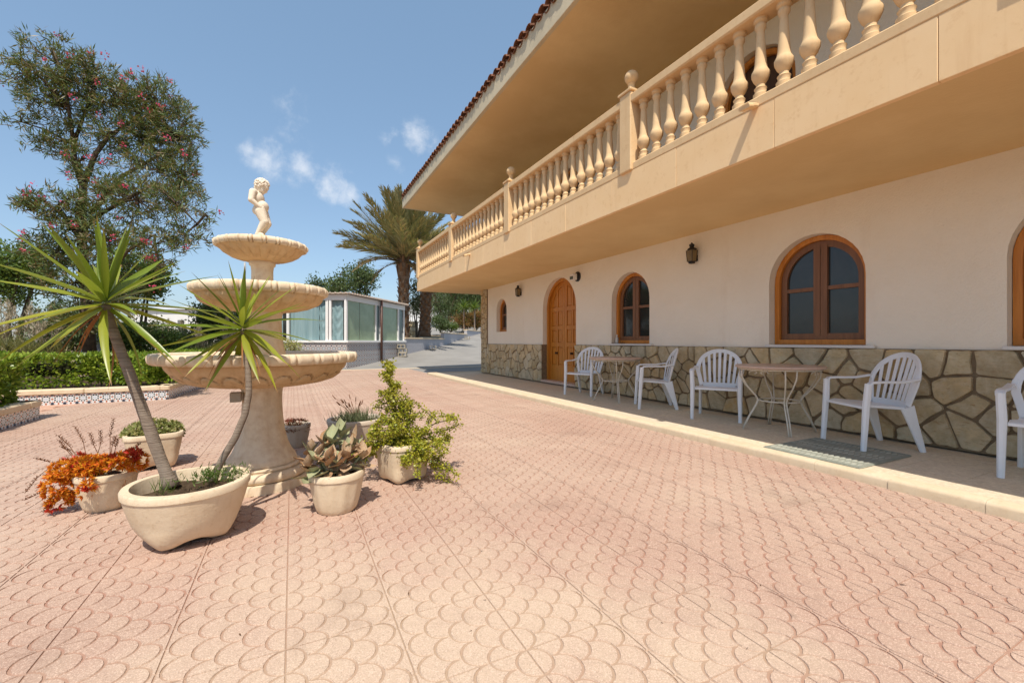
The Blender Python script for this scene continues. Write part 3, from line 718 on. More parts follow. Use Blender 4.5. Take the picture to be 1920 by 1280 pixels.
for k, (a, b) in enumerate(zip(POSTS[1:], POSTS[:-1])):
    for i in range(15):
        if a < -1.5: break
        link('baluster', me_b, house, (XF + .07 - XW, a + (b - a) * (i + 1) / 16, 3.174), rnd.uniform(0, 6))
for i in range(8): link('baluster', me_b, house, (XF + .3 + .2 * i - XW, YB - .09, 3.174))
po = MB(); po.cbox((-.105, -.1, 0), (.105, .1, .93), .012); po.cbox((-.12, -.115, .93), (.12, .115, .965), .008); me_p = po.mesh('balcony_post', M_SAND)
bf = MB(); bf.lathe([(.105, 0), (.075, .012), (.045, .05), (.036, .09), (.047, .105), (.04, .115)] + [(.082 * math.sin(math.pi * t / 12), .19 - .082 * math.cos(math.pi * t / 12)) for t in range(3, 13)], 18); me_bf = bf.mesh('ball_finial', M_SAND, True, R(50))
for k, y in enumerate(POSTS):
    if y < -1.6: continue
    p = link('balcony_post', me_p, house, (XF + .07 - XW, y, 3.08)); link('ball_finial', me_bf, p, (0, 0, .965))
sp = MB(); sp.ribbon([(.05, 0, .03), (-.04, 0, .02), (-.13, 0, 0)], (0, 1, 0), .07, .035); sp.ribbon([(-.09, 0, -.005), (-.15, 0, -.02)], (0, 1, 0), .10, .03); me_s = sp.mesh('drain_spout', M_SAND)
for (y, z) in ((2.42, 3.07), (9.2, 3.0)): link('drain_spout', me_s, house, (XF - XW, y, z))

# roof
soff = MB(); soff.box((XE + .06, -3.2, ZE), (14, 14.6, ZE + .08)); hb(soff, 'soffit', M_SOFFIT)
ev = MB(); ev.cbox((XE, -3.2, ZE - .005), (XE + .07, 14.65, ZE + .35), .006); ev.cbox((XE + .07, 14.58, ZE - .005), (14, 14.65, ZE + .35), .006); hb(ev, 'eave_board', M_EAVE)
SL = math.tan(R(19)); rf = MB()
rf.add([(XE + .1, -3.2, (ZE + .34)), (XE + .1, 14.65, (ZE + .34)), (9, 14.65, (ZE + .34) + SL * (9 - XE - .1)), (9, -3.2, (ZE + .34) + SL * (9 - XE - .1)), (14, 14.65, (ZE + .34) + SL * .9), (14, -3.2, (ZE + .34) + SL * .9)], [(0, 1, 2, 3), (3, 2, 4, 5)])
rf.add([(XE + .1, 14.65, (ZE + .34)), (9, 14.65, (ZE + .34) + SL * (9 - XE - .1)), (14, 14.65, (ZE + .34))], [(0, 1, 2)]); roof = hb(rf, 'roof', M_ROOFT)
def barrel(up, name):
    mb = MB(); n = 8; L = .44; r0, r1 = (.088, .072) if up else (.078, .092); th_ = .013; vs = []
    for (x, r) in ((0, r0), (L, r1)):
        for rr_ in (r, r - th_):
            for i in range(n + 1):
                a = math.pi * i / n; s = 1 if up else -1; vs.append((x, -rr_ * math.cos(a), s * rr_ * math.sin(a) * .8 + x * SL))
    m = n + 1; fs = []
    for i in range(n):
        fs += [(i, i + 1, 2 * m + i + 1, 2 * m + i), (m + i, m + i + 1, 3 * m + i + 1, 3 * m + i), (i, i + 1, m + i + 1, m + i), (2 * m + i, 2 * m + i + 1, 3 * m + i + 1, 3 * m + i)]
    fs += [(0, m, 3 * m, 2 * m), (n, m + n, 3 * m + n, 2 * m + n)]
    return mb.add(vs, fs).mesh(name, M_ROOFT)
me_t, me_t2 = barrel(True, 'roof_tile'), barrel(False, 'pan_tile'); y = -1.9
while y < 14.65:
    for (mm, nm, dy, dz, dx) in ((me_t, 'roof_tile', 0, .125, -.05), (me_t2, 'pan_tile', .1025, .105, -.03)):
        o = link(nm, mm, roof, (XE + dx + rnd.uniform(-.012, .012), y + dy + rnd.uniform(-.008, .008), ZE + .32 + dz - .075 + rnd.uniform(-.006, .006)), rnd.uniform(-.03, .03))
    y += .205
rows = MB()
for k in range(1, 4):
    y = -1.9
    while y < 14.65:
        n = 5; x = XE - .05 + k * .36; z = ZE + .37 + .36 * k * SL + .008 * k; vs = []
        for xx, r in ((0, .086), (.42, .07)):
            for i in range(n + 1): a = math.pi * i / n; vs.append((x + xx, y - r * math.cos(a), z + .012 + r * math.sin(a) * .85 + xx * SL))
        rows.add(vs, [(i, i + 1, n + 2 + i, n + 1 + i) for i in range(n)]); y += .205
tag(rows.build('roof_tile_rows', M_ROOFT, roof), kind='stuff')

# wall lanterns
def lantern():
    t = empty('wall_lantern', None, 'lantern', group='iron lanterns on the house wall'); f = MB()
    for (x, y) in ((-.19, -.075), (-.19, .075), (-.04, -.075), (-.04, .075)):
        s = .8; xc = -.115; f.tube([(xc + (x - xc) * s, y * s, -.115), (x, y, .115)], .007, 5)
    f.lathe([(.125, .113), (.125, .125), (.045, .18), (.04, .19)], 4, (-.115, 0, 0), lambda i, a, r, z: (r, z)); f.lathe([(.045, .19), (.048, .2), (.05, .235), (.02, .25), (.012, .27), (.0, .275)], 8, (-.115, 0, 0), cap0=True)
    f.lathe([(.095, -.118), (.095, -.108)], 4, (-.115, 0, 0), cap0=True, cap1=True); f.build('frame', M_IRON, t)
    for v in (f,): pass
    for k in range(4):
        a0 = math.pi / 4 + k * math.pi / 2; a1 = a0 + math.pi / 2; q = MB()
        rb, rt = .082, .103; q.add([(-.115 + rb * math.cos(a0), rb * math.sin(a0), -.108), (-.115 + rb * math.cos(a1), rb * math.sin(a1), -.108), (-.115 + rt * math.cos(a1), rt * math.sin(a1), .113), (-.115 + rt * math.cos(a0), rt * math.sin(a0), .113)], [(0, 1, 2, 3)])
        q.build('pane', M_LAMPG, t)
    b = MB(); b.cbox((-.03, -.055, -.1), (0, .055, .02), .005); b.tube([(-.015, 0, -.05), (-.07, 0, -.13), (-.115, 0, -.125)], .012, 6); b.cbox((-.16, -.045, -.15), (-.07, .045, -.118), .004); b.build('bracket', M_IRON, t)
    return t
ln = lantern(); ln.scale = (.74, .74, .74); ln.location = (XW, 4.6, 2.34); ln['label'] = 'iron lantern between the two arched windows right of the door'
copy_tree(ln, (XW, 10.2, 2.36), 0, 'iron lantern between the small slit window and the arched door')
fl = empty('floodlight', 'white floodlight on a round black wall plate beside the door arch', 'floodlight', (XW, 7.62, 2.44))
m = MB(); m.lathe([(.0, -.0), (.105, 0), (.105, -.02), (.09, -.03), (0, -.03)], 20); o = m.build('wall_plate', M_BLACK, fl, True, R(40)); o.rotation_euler = (0, R(90), 0)
m = MB(); m.cbox((-.15, -.05, -.075), (-.05, .09, .055), .012); m.tube([(-.03, 0, 0), (-.08, .02, 0)], .02, 8); o = m.build('lamp_body', M_WHITEM, fl)
m = MB(); m.cbox((-.156, -.04, -.065), (-.149, .08, .0), .003); m.build('lens', MATS['dim_glass'], fl)

# ------------------------------------------------------------------ chairs
def make_chair():
    t = empty('plastic_chair', None, 'chair', group='white plastic chairs along the house wall')      # faces -Y
    seat = MB(); n = 8; vs = []
    for j in range(n + 1):
        for i in range(n + 1):
            u = i / n * 2 - 1; v = j / n; x = u * (.245 - .03 * v); y = -.23 + .45 * v; z = .425 - .035 * v - .018 * (1 - u * u) * math.sin(math.pi * v) - (.022 if j == 0 else 0); vs.append((x, y - (.008 if j == 0 else 0), z))
    top = len(vs); fs = [(j * 9 + i, j * 9 + i + 1, (j + 1) * 9 + i + 1, (j + 1) * 9 + i) for j in range(n) for i in range(n)]
    vs2 = vs + [(x, y, z - .022) for x, y, z in vs]; fs += [tuple(q + top for q in f[::-1]) for f in fs]
    rim = [i for i in range(9)] + [j * 9 + 8 for j in range(1, 9)] + [72 + i for i in range(7, -1, -1)] + [j * 9 for j in range(7, 0, -1)]
    fs += [(rim[i], rim[(i + 1) % len(rim)], rim[(i + 1) % len(rim)] + top, rim[i] + top) for i in range(len(rim))]
    seat.add(vs2, fs).build('seat', M_PLASTIC, t, True, R(40))
    # backrest: a rounded hoop that leans back, filled with slats
    def bk(x, s): return Vector((x, .20 + .125 * s + .10 * (x / .27) ** 2 * -1 * .55, .40 + .47 * s))
    b = MB(); hoop = []
    for i in range(25):
        a = math.pi * (i / 24); x = -math.cos(a) * .262; s = .42 + .575 * math.sin(a) ** .8; hoop.append(bk(x, s))
    hoop = [bk(-.215, .02), bk(-.235, .2)] + hoop + [bk(.235, .2), bk(.215, .02)]
    b.ribbon(hoop, [Vector((p.x, 0, p.z - .62)).normalized() * 1.0 + Vector((0, .0, 1e-3)) for p in hoop], .052, .018)
    for k in range(7):
        u = (k - 3) / 3; x0, x1 = u * .165, u * .205; s1 = .42 + .575 * math.sqrt(max(0, 1 - (x1 / .262) ** 2)) ** .8 - .02
        b.ribbon([bk(x0 + (x1 - x0) * q, .0 + s1 * q) for q in (0, .35, .7, 1)], (1, 0, 0), [.03, .034, .036, .036], .012)
    b.ribbon([bk(-.20, .03), bk(0, .03), bk(.20, .03)], (0, 0, 1), .06, .014)
    b.build('backrest', M_PLASTIC, t, True, R(40))
    for s in (-1, 1):
        a = MB(); pts = [bk(s * .262, .62), bk(s * .272, .5), Vector((s * .285, .20, .655)), Vector((s * .29, .06, .63)), Vector((s * .29, -.12, .63)), Vector((s * .285, -.20, .625)), Vector((s * .283, -.225, .60))]
        a.ribbon(pts, (s, .1, .02), [.04, .045, .05, .055, .058, .058, .055], .02); a.build('armrest', M_PLASTIC, t, True, R(40))
        l = MB(); l.ribbon([(s * .282, -.222, .615), (s * .272, -.235, .42), (s * .275, -.262, .0)], (s, 0, 0), [.05, .052, .04], [.052, .055, .042]); l.build('leg', M_PLASTIC, t, True, R(40))
        l = MB(); l.ribbon([(s * .225, .155, .40), (s * .232, .20, .25), (s * .245, .275, .0)], (0, 1, .1), [.12, .085, .045], [.03, .034, .034]); l.build('leg', M_PLASTIC, t, True, R(40))
    return t
ch = make_chair()
def facing(fx, fy): return math.atan2(fx, -fy)     # turns local -Y to (fx, fy)
ch.location = (4.93, 6.74, ZW); ch.rotation_euler[2] = facing(-.9, -.42); ch['label'] = 'white plastic armchair behind the round table beside the arched door'
copy_tree(ch, (4.94, 4.96, ZW), facing(-.80, .60), 'white plastic armchair seen side-on, facing the table near the door')
copy_tree(ch, (4.96, 3.88, ZW), facing(-.84, -.54), 'white plastic armchair facing out, left of the table below the wide window')
copy_tree(ch, (4.95, 2.19, ZW), facing(-.87, .50), 'white plastic armchair by the rubber doormat, its slatted back to the stone dado')
copy_tree(ch, (4.92, 1.0, ZW), facing(-1, -.12), 'white plastic armchair cut off by the right edge of the picture')
# ------------------------------------------------------------------ tables
def make_table():
    t = empty('patio_table', None, 'table', group='round iron patio tables under the balcony'); m = MB()
    m.lathe([(0, .70), (.425, .70), (.44, .706), (.44, .722), (.432, .729), (0, .729)], 40); m.build('tabletop', M_MARBLE, t, True, R(35))
    r = MB(); r.tube([(.40 * math.cos(a), .40 * math.sin(a), .69) for a in np.linspace(0, 2 * math.pi, 33)], .009, 6, False); r.build('top_ring', M_RUSTY, t, True)
    w2 = MB(); w2.tube([(.205 * math.cos(a), .205 * math.sin(a), .335) for a in np.linspace(0, 2 * math.pi, 29)], .008, 6, False); w2.build('waist_ring', M_RUSTY, t, True)
    for k in range(4):
        a = math.pi / 4 + k * math.pi / 2; l = MB()
        for s in (-1, 1):
            pts = []
            for (rr_, z, o) in ((.39, .69, .055), (.385, .60, .05), (.33, .50, .035), (.235, .385, .014), (.21, .335, .011), (.235, .27, .011), (.31, .13, .011), (.365, .0, .011)):
                pts.append((rr_ * math.cos(a) - s * o * math.sin(a), rr_ * math.sin(a) + s * o * math.cos(a), z))
            l.tube(pts, .0085, 6)
        l.build('leg', M_RUSTY, t, True)
        sc = MB(); a2 = a + math.pi / 4
        for s in (-1, 1):
            pts = []
            for i in range(16):
                q = i / 15 * 4.6; rr_ = .035 * (1 - i / 22); pts.append((s * (.05 + .055 * math.cos(q) * (1 - i / 20) + .0), .655 + .028 * math.sin(q) * (1 - i / 20)))
            sc.tube([(.385 * math.cos(a2) - p * math.sin(a2), .385 * math.sin(a2) + p * math.cos(a2), z) for p, z in pts], .0045, 5)
        sc.build('scroll', M_RUSTY, t, True)
    return t
tb = make_table(); tb.location = (4.88, 5.80, ZW); tb.rotation_euler[2] = .25; tb['label'] = 'round iron table with rusty white legs, nearer the arched door'
copy_tree(tb, (4.87, 3.02, ZW), .05, 'round iron table with rusty white legs, below the wide arched window')
# doormat
mt = empty('doormat', 'grey green rubber doormat lying on the walkway edge', 'doormat', (4.365, 2.205, ZW + .001)); m = MB()
m.cbox((-.42, -.39, .001), (.42, .39, .011), .003); m.build('mat_base', M_MAT, mt); m = MB()
for i in range(7):
    for j in range(17):
        x = -.33 + i * .11; y = -.35 + j * .0437
        if i % 3 == 2: continue
        m.prism([(x - .05, y), (x, y - .018), (x + .05, y), (x, y + .018)], lambda u, v, d: (u, v, d), .0165, .0108, .006)
tag(m.build('tread_relief', M_MATD, mt), kind='stuff')
m = MB()
for s in (-1, 1): m.cbox((s * .40 - .012, -.385, .0105), (s * .40 + .012, .385, .0155), .002); m.cbox((-.385, s * .37 - .012, .0106), (.385, s * .37 + .012, .0154), .002)
m.build('mat_border', M_MAT, mt)
# bottle and tray on the sill
bt = empty('bottle', 'small white bottle standing on the window sill beside the door', 'bottle', (XW + .02, 6.40, 1.031)); m = MB()
m.lathe([(0, 0), (.026, 0), (.028, .01), (.028, .09), (.02, .105), (.011, .115), (.011, .13)], 14); m.build('bottle_body', simple('milky_plastic', (.55, .56, .52), .35, .4, .05), bt, True, R(50))
m = MB(); m.lathe([(.013, .13), (.013, .152), (0, .152)], 12); m.build('cap', M_WHITEM, bt, True, R(50))
tr = MB(); tr.cbox((XW - .03, 6.24, 1.032), (XW + .07, 6.50, 1.04), .003); tag(tr.build('tray', M_BLACK), 'thin black tray lying under the bottle on the sill', 'tray')
bt.location.z = 1.041

# ------------------------------------------------------------------ fountain
FX, FY = -.203, 3.815
fo = empty('fountain', 'three tiered stone fountain with lobed basins on the patio', 'fountain', (FX, FY, 0))
def basin(R0, z_rim, t_rim, under, nl, name='basin', petals=0):
    """lobed rim: broad blocks alternating with narrow rounded tongues, over a fluted or petalled bowl"""
    mb = MB(); n = 384; per = 2 * math.pi / nl
    prof = [(R0 - .075, z_rim - .055), (R0 - .06, z_rim - .012), (R0 - .04, z_rim), (R0 - .016, z_rim + .001), (R0 - .003, z_rim - .012), (R0, z_rim - t_rim * .45), (R0 - .004, z_rim - t_rim * .8), (R0 - .018, z_rim - t_rim)]
    nr = len(prof); prof = [(.02, z_rim - .10 if R0 < .4 else z_rim - .14), (R0 - .16, z_rim - .09)] + prof; nr += 2
    full = prof + under; u0 = under[0][1]; u1 = under[-1][1]
    def fn(i, a, r, z):
        q = (a % per) / per
        if 4 <= i < nr:
            edge = min(abs(q - .0), abs(q - 1), abs(q - .70)); tongue = q > .70
            k = math.exp(-(edge / .03) ** 2)
            r2 = r - .02 * k * (1 if i > 4 else .5)
            if tongue: c = (q - .85) / .15; r2 += .013 * max(0, 1 - c * c) - .006
            if tongue and i >= nr - 2: z += .006 * abs((q - .85) / .15) ** 2
            return r2, z
        if i >= nr:
            f = (z - u1) / max(1e-6, u0 - u1)
            if petals:
                qq = (a % (2 * math.pi / petals)) / (2 * math.pi / petals) * 2 - 1; edge_f = .60 * math.sqrt(max(0, 1 - qq * qq)) ; d = f - edge_f
                if f < .66: r = r - .018 * math.exp(-(d / .045) ** 2) + (.012 if d < 0 else 0) - .016 * math.exp(-((1 - abs(qq)) / .05) ** 2) * (1 if f < .3 else .3)
            else:
                fl_ = math.cos(a * nl * 1.0 + f * .9); w_ = max(0, min(1, (.95 - f) * 3)) * min(1, f * 6); r = r + .014 * w_ * (fl_ if fl_ > -.6 else -.6 - (-.6 - fl_) * 2.2) * (R0 / .45)
            return r, z
        return r, z
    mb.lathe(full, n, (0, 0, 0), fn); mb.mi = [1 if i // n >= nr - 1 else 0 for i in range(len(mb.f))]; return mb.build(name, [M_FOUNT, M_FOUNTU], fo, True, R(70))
def dense(pts, k=5):
    out = []
    for (a, b), (c, d) in zip(pts[:-1], pts[1:]): out += [(a + (c - a) * i / k, b + (d - b) * i / k) for i in range(k)]
    return out + [pts[-1]]
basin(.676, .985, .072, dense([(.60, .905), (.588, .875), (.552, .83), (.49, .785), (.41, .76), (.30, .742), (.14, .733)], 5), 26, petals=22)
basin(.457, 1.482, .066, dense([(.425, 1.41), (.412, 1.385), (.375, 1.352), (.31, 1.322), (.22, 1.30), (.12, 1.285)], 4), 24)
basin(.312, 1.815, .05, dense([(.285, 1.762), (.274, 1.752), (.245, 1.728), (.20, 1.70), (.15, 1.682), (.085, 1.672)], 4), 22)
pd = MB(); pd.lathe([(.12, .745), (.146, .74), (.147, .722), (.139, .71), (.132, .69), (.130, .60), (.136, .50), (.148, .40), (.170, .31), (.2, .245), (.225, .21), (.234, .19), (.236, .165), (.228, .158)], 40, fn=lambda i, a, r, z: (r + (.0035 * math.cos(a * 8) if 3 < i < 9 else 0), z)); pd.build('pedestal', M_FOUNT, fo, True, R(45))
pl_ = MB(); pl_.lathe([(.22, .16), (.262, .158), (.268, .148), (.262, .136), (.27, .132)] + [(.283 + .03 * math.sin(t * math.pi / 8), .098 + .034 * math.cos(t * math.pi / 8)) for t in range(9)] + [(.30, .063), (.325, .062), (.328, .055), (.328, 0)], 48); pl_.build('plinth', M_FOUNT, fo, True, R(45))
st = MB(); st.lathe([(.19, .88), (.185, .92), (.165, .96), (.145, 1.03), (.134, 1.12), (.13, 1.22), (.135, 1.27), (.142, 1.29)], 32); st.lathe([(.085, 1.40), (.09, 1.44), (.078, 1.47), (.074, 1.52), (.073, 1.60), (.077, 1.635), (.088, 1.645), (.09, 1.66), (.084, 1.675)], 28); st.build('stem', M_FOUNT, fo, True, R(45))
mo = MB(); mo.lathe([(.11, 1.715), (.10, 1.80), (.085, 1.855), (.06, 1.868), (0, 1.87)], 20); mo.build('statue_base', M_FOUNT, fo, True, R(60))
vb = MB(); vb.cbox((-.20, -.10, .63), (-.13, -.03, .70), .004); vb.build('valve_box', MATS['cinder_block'], fo)

# ------------------------------------------------------------------ statue: one continuous carved figure
def capsule(bm, a, b, ra, rb, n=18):
    a, b = Vector(a), Vector(b); d = b - a; L = d.length; q = d.to_track_quat('Z', 'Y').to_matrix().to_4x4(); q.translation = a; k = 5; rings = []
    for i in range(k + 1): t_ = i / k * math.pi / 2; rings.append((-ra * math.cos(t_), ra * math.sin(t_)))
    for i in range(k + 1): t_ = i / k * math.pi / 2; rings.append((L + rb * math.sin(t_), rb * math.cos(t_)))
    vs = []
    for (z, r) in rings: vs.append([bm.verts.new(q @ Vector((max(r, 1e-4) * math.cos(2 * math.pi * j / n), max(r, 1e-4) * math.sin(2 * math.pi * j / n), z))) for j in range(n)])
    for i in range(len(vs) - 1):
        for j in range(n): bm.faces.new((vs[i][j], vs[i][(j + 1) % n], vs[i + 1][(j + 1) % n], vs[i + 1][j]))
    bm.faces.new(vs[0][::-1]); bm.faces.new(vs[-1])
def ball(bm, c, r, rot=None, q=(22, 14)):
    m = Matrix.Translation(c)
    if rot: m = m @ rot
    m = m @ Matrix.Diagonal((*r, 1)) if not isinstance(r, float) else m @ Matrix.Diagonal((r, r, r, 1))
    bmesh.ops.create_uvsphere(bm, u_segments=q[0], v_segments=q[1], radius=1, matrix=m)
bm = bmesh.new()           # faces +X, feet at z = 0, 0.45 m tall
for s in (-1, 1):          # y = side
    hip = (-.002, s * .026, .185); knee = (.030, s * .030, .105); ank = (-.012 + .004 * s, s * .026, .022)
    capsule(bm, hip, knee, .041, .029); capsule(bm, knee, ank, .0295, .0165); ball(bm, (knee[0] - .018, knee[1], .075), (.02, .02, .03))
    capsule(bm, (ank[0] - .006, ank[1], .013), (ank[0] + .030, ank[1] + s * .006, .010), .014, .0105)
    for k in range(5): capsule(bm, (ank[0] + .034, ank[1] + s * .006 + (k - 2) * .0052, .008), (ank[0] + .044 - abs(k - 1.5) * .002, ank[1] + s * .008 + (k - 2) * .0056, .006), .0042, .0036, 6)
    ball(bm, (-.024, s * .022, .19), (.033, .030, .034))
    sh = (-.040, s * .062, .318); el = (-.046, s * .078, .252); wr = (.006, s * .052, .208)
    capsule(bm, sh, el, .0245, .0205); capsule(bm, el, wr, .0205, .014); ball(bm, (-.036, s * .055, .322), (.024, .022, .022))
    ball(bm, (.016, s * .042, .205), (.015, .012, .013))
    for k in range(4): capsule(bm, (.022, s * (.044 - .0055 * k), .212 - .0045 * k), (.032 - .0015 * k, s * (.030 - .005 * k), .205 - .005 * k), .0046, .0038, 6)
    capsule(bm, (.014, s * .036, .214), (.027, s * .026, .218), .005, .0042, 6)
    ball(bm, (-.040, s * .0, .275), (.02, .02, .03))
ball(bm, (-.010, 0, .205), (.046, .056, .046)); ball(bm, (.006, 0, .226), (.043, .050, .044)); ball(bm, (-.022, 0, .285), (.040, .056, .052)); ball(bm, (-.032, 0, .315), (.034, .058, .026))
capsule(bm, (-.034, 0, .325), (-.024, 0, .355), .024, .022)
nv0 = len(bm.verts)        # head, built upright round its own neck and then bowed
ball(bm, (-.006, 0, .050), (.048, .044, .047)); ball(bm, (.012, 0, .026), (.032, .035, .030)); ball(bm, (-.020, 0, .020), (.028, .028, .030))
for s in (-1, 1):
    ball(bm, (.024, s * .017, .022), (.016, .014, .015)); ball(bm, (.036, s * .014, .042), (.006, .010, .004)); ball(bm, (-.002, s * .042, .034), (.011, .006, .014))
ball(bm, (.033, 0, .006), (.010, .013, .009)); capsule(bm, (.040, 0, .040), (.047, 0, .028), .0038, .0062, 8); ball(bm, (.041, 0, .0185), (.005, .010, .0032)); ball(bm, (.036, 0, .054), (.008, .024, .012))
rr = random.Random(3)
for i in range(230):          # curls
    u = Vector((rr.gauss(-.25, .8), rr.gauss(0, .8), rr.gauss(.4, .7))).normalized()
    if u.x > .45 and u.z < .62: continue
    if u.z < -.62 or (u.z < -.1 and u.x > .1): continue
    ball(bm, Vector((-.008, 0, .050)) + Vector((u.x * .050, u.y * .047, u.z * .049)), rr.uniform(.0055, .0085), None, (7, 5))
bm.verts.ensure_lookup_table(); HM = Matrix.Translation((-.020, 0, .342)) @ Matrix.Rotation(R(34), 4, 'Y')
for v in bm.verts[nv0:]: v.co = HM @ v.co
me = bpy.data.meshes.new('statue_rough'); bm.to_mesh(me); bm.free(); tmp = bpy.data.objects.new('statue_rough', me); C.objects.link(tmp)
md = tmp.modifiers.new('r', 'REMESH'); md.mode = 'VOXEL'; md.voxel_size = .0022; md2 = tmp.modifiers.new('s', 'SMOOTH'); md2.iterations = 3; md2.factor = .5
dg = bpy.context.evaluated_depsgraph_get(); me2 = bpy.data.meshes.new_from_object(tmp.evaluated_get(dg)); bpy.data.objects.remove(tmp); bpy.data.meshes.remove(me)
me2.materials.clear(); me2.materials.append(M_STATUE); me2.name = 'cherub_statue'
me2.polygons.foreach_set('use_smooth', [True] * len(me2.polygons))
sto = link('cherub_statue', me2, None, (FX - .005, FY, 1.866), -TH + R(12)); tag(sto, 'pale stone statue of a curly haired boy atop the fountain', 'statue')

# ------------------------------------------------------------------ pots
def pot(name, label, c, R_, h, rb, m, rz=0, lip=.022, flutes=0, square=0., notch=0., group=None, cat='plant pot', belly=.5, soil=.045):
    t = empty(name, label, cat, (c[0], c[1], 0), rz, group); mb = MB(); n = 72; nz_ = 14; prof = []
    for i in range(nz_ + 1):
        f = i / nz_; prof.append((rb + (R_ - rb) * (f ** belly), f * (h - .04)))
    prof += [(R_ + .006, h - .036), (R_ + .008, h - .01), (R_ + .002, h), (R_ - lip, h), (R_ - lip - .006, h - .02), (R_ - lip - .02, h * .55), (0.02, h * .52)]
    def fn(i, a, r, z):
        if square:
            k = 1 / max(abs(math.cos(a)), abs(math.sin(a))); k = min(k, 1.26); r = r * (1 + (k - 1) * square)
        if flutes and 1 <= i <= nz_: r *= 1 + .016 * math.cos(a * flutes) * min(1, (nz_ - i) / 3)
        if notch and i <= 6:
            q = abs(math.cos(2 * a)); lift = notch * (q ** 1.5) * (1 - i / 7); z = z + lift; r = r * (1 + .12 * (1 - q) * (1 - i / 7))
        return r, z
    mb.lathe(prof, n, (0, 0, 0), fn, cap0=not notch); mb.build('pot_body', m, t, True, R(42))
    s = MB(); s.lathe([(R_ - lip - .008, h - soil), (R_ * .5, h - soil + .015), (.01, h - soil + .01)], 28, fn=lambda i, a, r, z: (r * (1 + (min(1 / max(abs(math.cos(a)), abs(math.sin(a))), 1.26) - 1) * square), z + .012 * math.sin(a * 5 + i))); s.build('potting_soil', M_SOIL, t, True)
    return t
def leafobj(name, V, m, parent, loc=None):
    return link(name, quads_mesh(name, V, m), parent, loc)
PB = pot('bowl_planter', 'large round cream concrete bowl planter holding two yuccas', (-.504, 2.927), .282, .312, .13, M_POT, R(20), .032, 0, 0, .035, belly=.42, soil=.07)
PR = pot('flower_pot', 'fluted cream pot overflowing with orange red succulents', (-1.07, 3.70), .155, .235, .10, M_POT, 0, .018, 14, belly=.6)
PS = pot('trough_pot', 'square cream pot filled with pale green sedum', (-1.06, 4.72), .195, .30, .11, M_POT, R(14), .022, 0, .85, .03, belly=.45)
PK = pot('flower_pot', 'small tapered pot of brown felt-leaved succulents before the fountain', (.254, 2.99), .163, .25, .108, M_POT, .2, .02, 12, belly=.62)
PJ = pot('flower_pot', 'cream pot with notched feet under the yellow green jade bush', (.772, 3.434), .185, .292, .115, M_POT, R(20), .022, 0, .45, .018, belly=.36)
PD = pot('flower_pot', 'small grey pot of dark red leaves behind the pedestal', (.03, 4.98), .135, .23, .09, M_POTD, 0, .016, 12, belly=.6)
PG = pot('planter_tub', 'wide grey tub of thin grass behind the jade bush', (.58, 4.70), .27, .29, .17, M_POTD, 0, .03, belly=.5)

# yuccas
def leaf_blade(L, W, name, m, curl=0.):
    mb = MB(); k = 7; vs = []
    for i in range(k + 1):
        f = i / k; wv = W * (min(1, .42 + f * 2.2) if f < .3 else max(.0, 1 - ((f - .3) / .7) ** 1.7)) / 2 + .0012; x = L * f; z = -curl * L * f * f; vs += [(x, -wv, z + wv * .45), (x, 0, z), (x, wv, z + wv * .45)]
    fs = []
    for i in range(k): a = i * 3; fs += [(a, a + 1, a + 4, a + 3), (a + 1, a + 2, a + 5, a + 4)]
    return mb.add(vs, fs).mesh(name, m, True)
BL = [leaf_blade(1, .088, 'leaf', M_YUCCA, c) for c in (.0, .05, .12, .24)]; BD = leaf_blade(1, .06, 'dry_leaf', M_YUCDRY, .3)
M_YUCY = leafmat('yucca_yellow_leaf', [(.33, .33, .025), (.42, .38, .04), (.27, .29, .025)], .38, .32, .4, (.33, .18, .07))
BY = [leaf_blade(1, .085, 'leaf', M_YUCY, c) for c in (.1, .2)]
def yucca(label, path, rad, L, nleaf, seed, tilt=(0, 0), ndry=5):
    rr = random.Random(seed); base = Vector(path[0]); t = empty('yucca', label, 'yucca', base, group='yuccas in the bowl planter')
    pts = [Vector(p) - base for p in path]; fine = []
    for a, b in zip(pts[:-1], pts[1:]): fine += [a.lerp(b, i / 4) for i in range(4)]
    fine.append(pts[-1]); m = MB(); k = len(fine); m.tube(fine, [rad * (1.5 if i == 0 else 1.2 if i == 1 else 1 - .3 * i / k) * (1 + rr.uniform(-.04, .04)) for i in range(k)], 12); m.build('trunk', M_YTRUNK, t, True)
    c = pts[-1]
    for i in range(nleaf):
        f = (i + .5) / nleaf; el = R(82 - 128 * f ** .92 + rr.uniform(-8, 8)); az = i * 2.39996 + rr.uniform(-.25, .25)
        d = Vector((math.cos(el) * math.cos(az), math.cos(el) * math.sin(az), math.sin(el))); l = L * rr.uniform(.82, 1.08) * (1 - .22 * max(0, math.sin(el)) - .12 * (el < R(-20)))
        o = link('leaf', rr.choice(BY) if el < R(-8) and rr.random() < .6 else rr.choice(BL if el < R(35) else BL[:2]), t); x = d; up = Vector((0, 0, 1)); y_ = up.cross(x).normalized(); z_ = x.cross(y_)
        o.matrix_local = Matrix.Translation(c + d * .012 + Vector((0, 0, .03 * math.sin(el)))) @ Matrix((x, y_, z_)).transposed().to_4x4() @ Matrix.Rotation(rr.uniform(-.5, .5), 4, 'X') @ Matrix.Diagonal((l, l * rr.uniform(.85, 1.15), l, 1))
    for i in range(ndry):
        az = rr.uniform(0, 6.28); el = R(rr.uniform(-75, -25)); d = Vector((math.cos(el) * math.cos(az), math.cos(el) * math.sin(az), math.sin(el))); y_ = Vector((0, 0, 1)).cross(d).normalized()
        o = link('dry_leaf', BD, t); l = L * rr.uniform(.45, .75); o.matrix_local = Matrix.Translation(c + Vector((0, 0, -.03))) @ Matrix((d, y_, d.cross(y_))).transposed().to_4x4() @ Matrix.Diagonal((l, l * .7, l, 1))
    return t
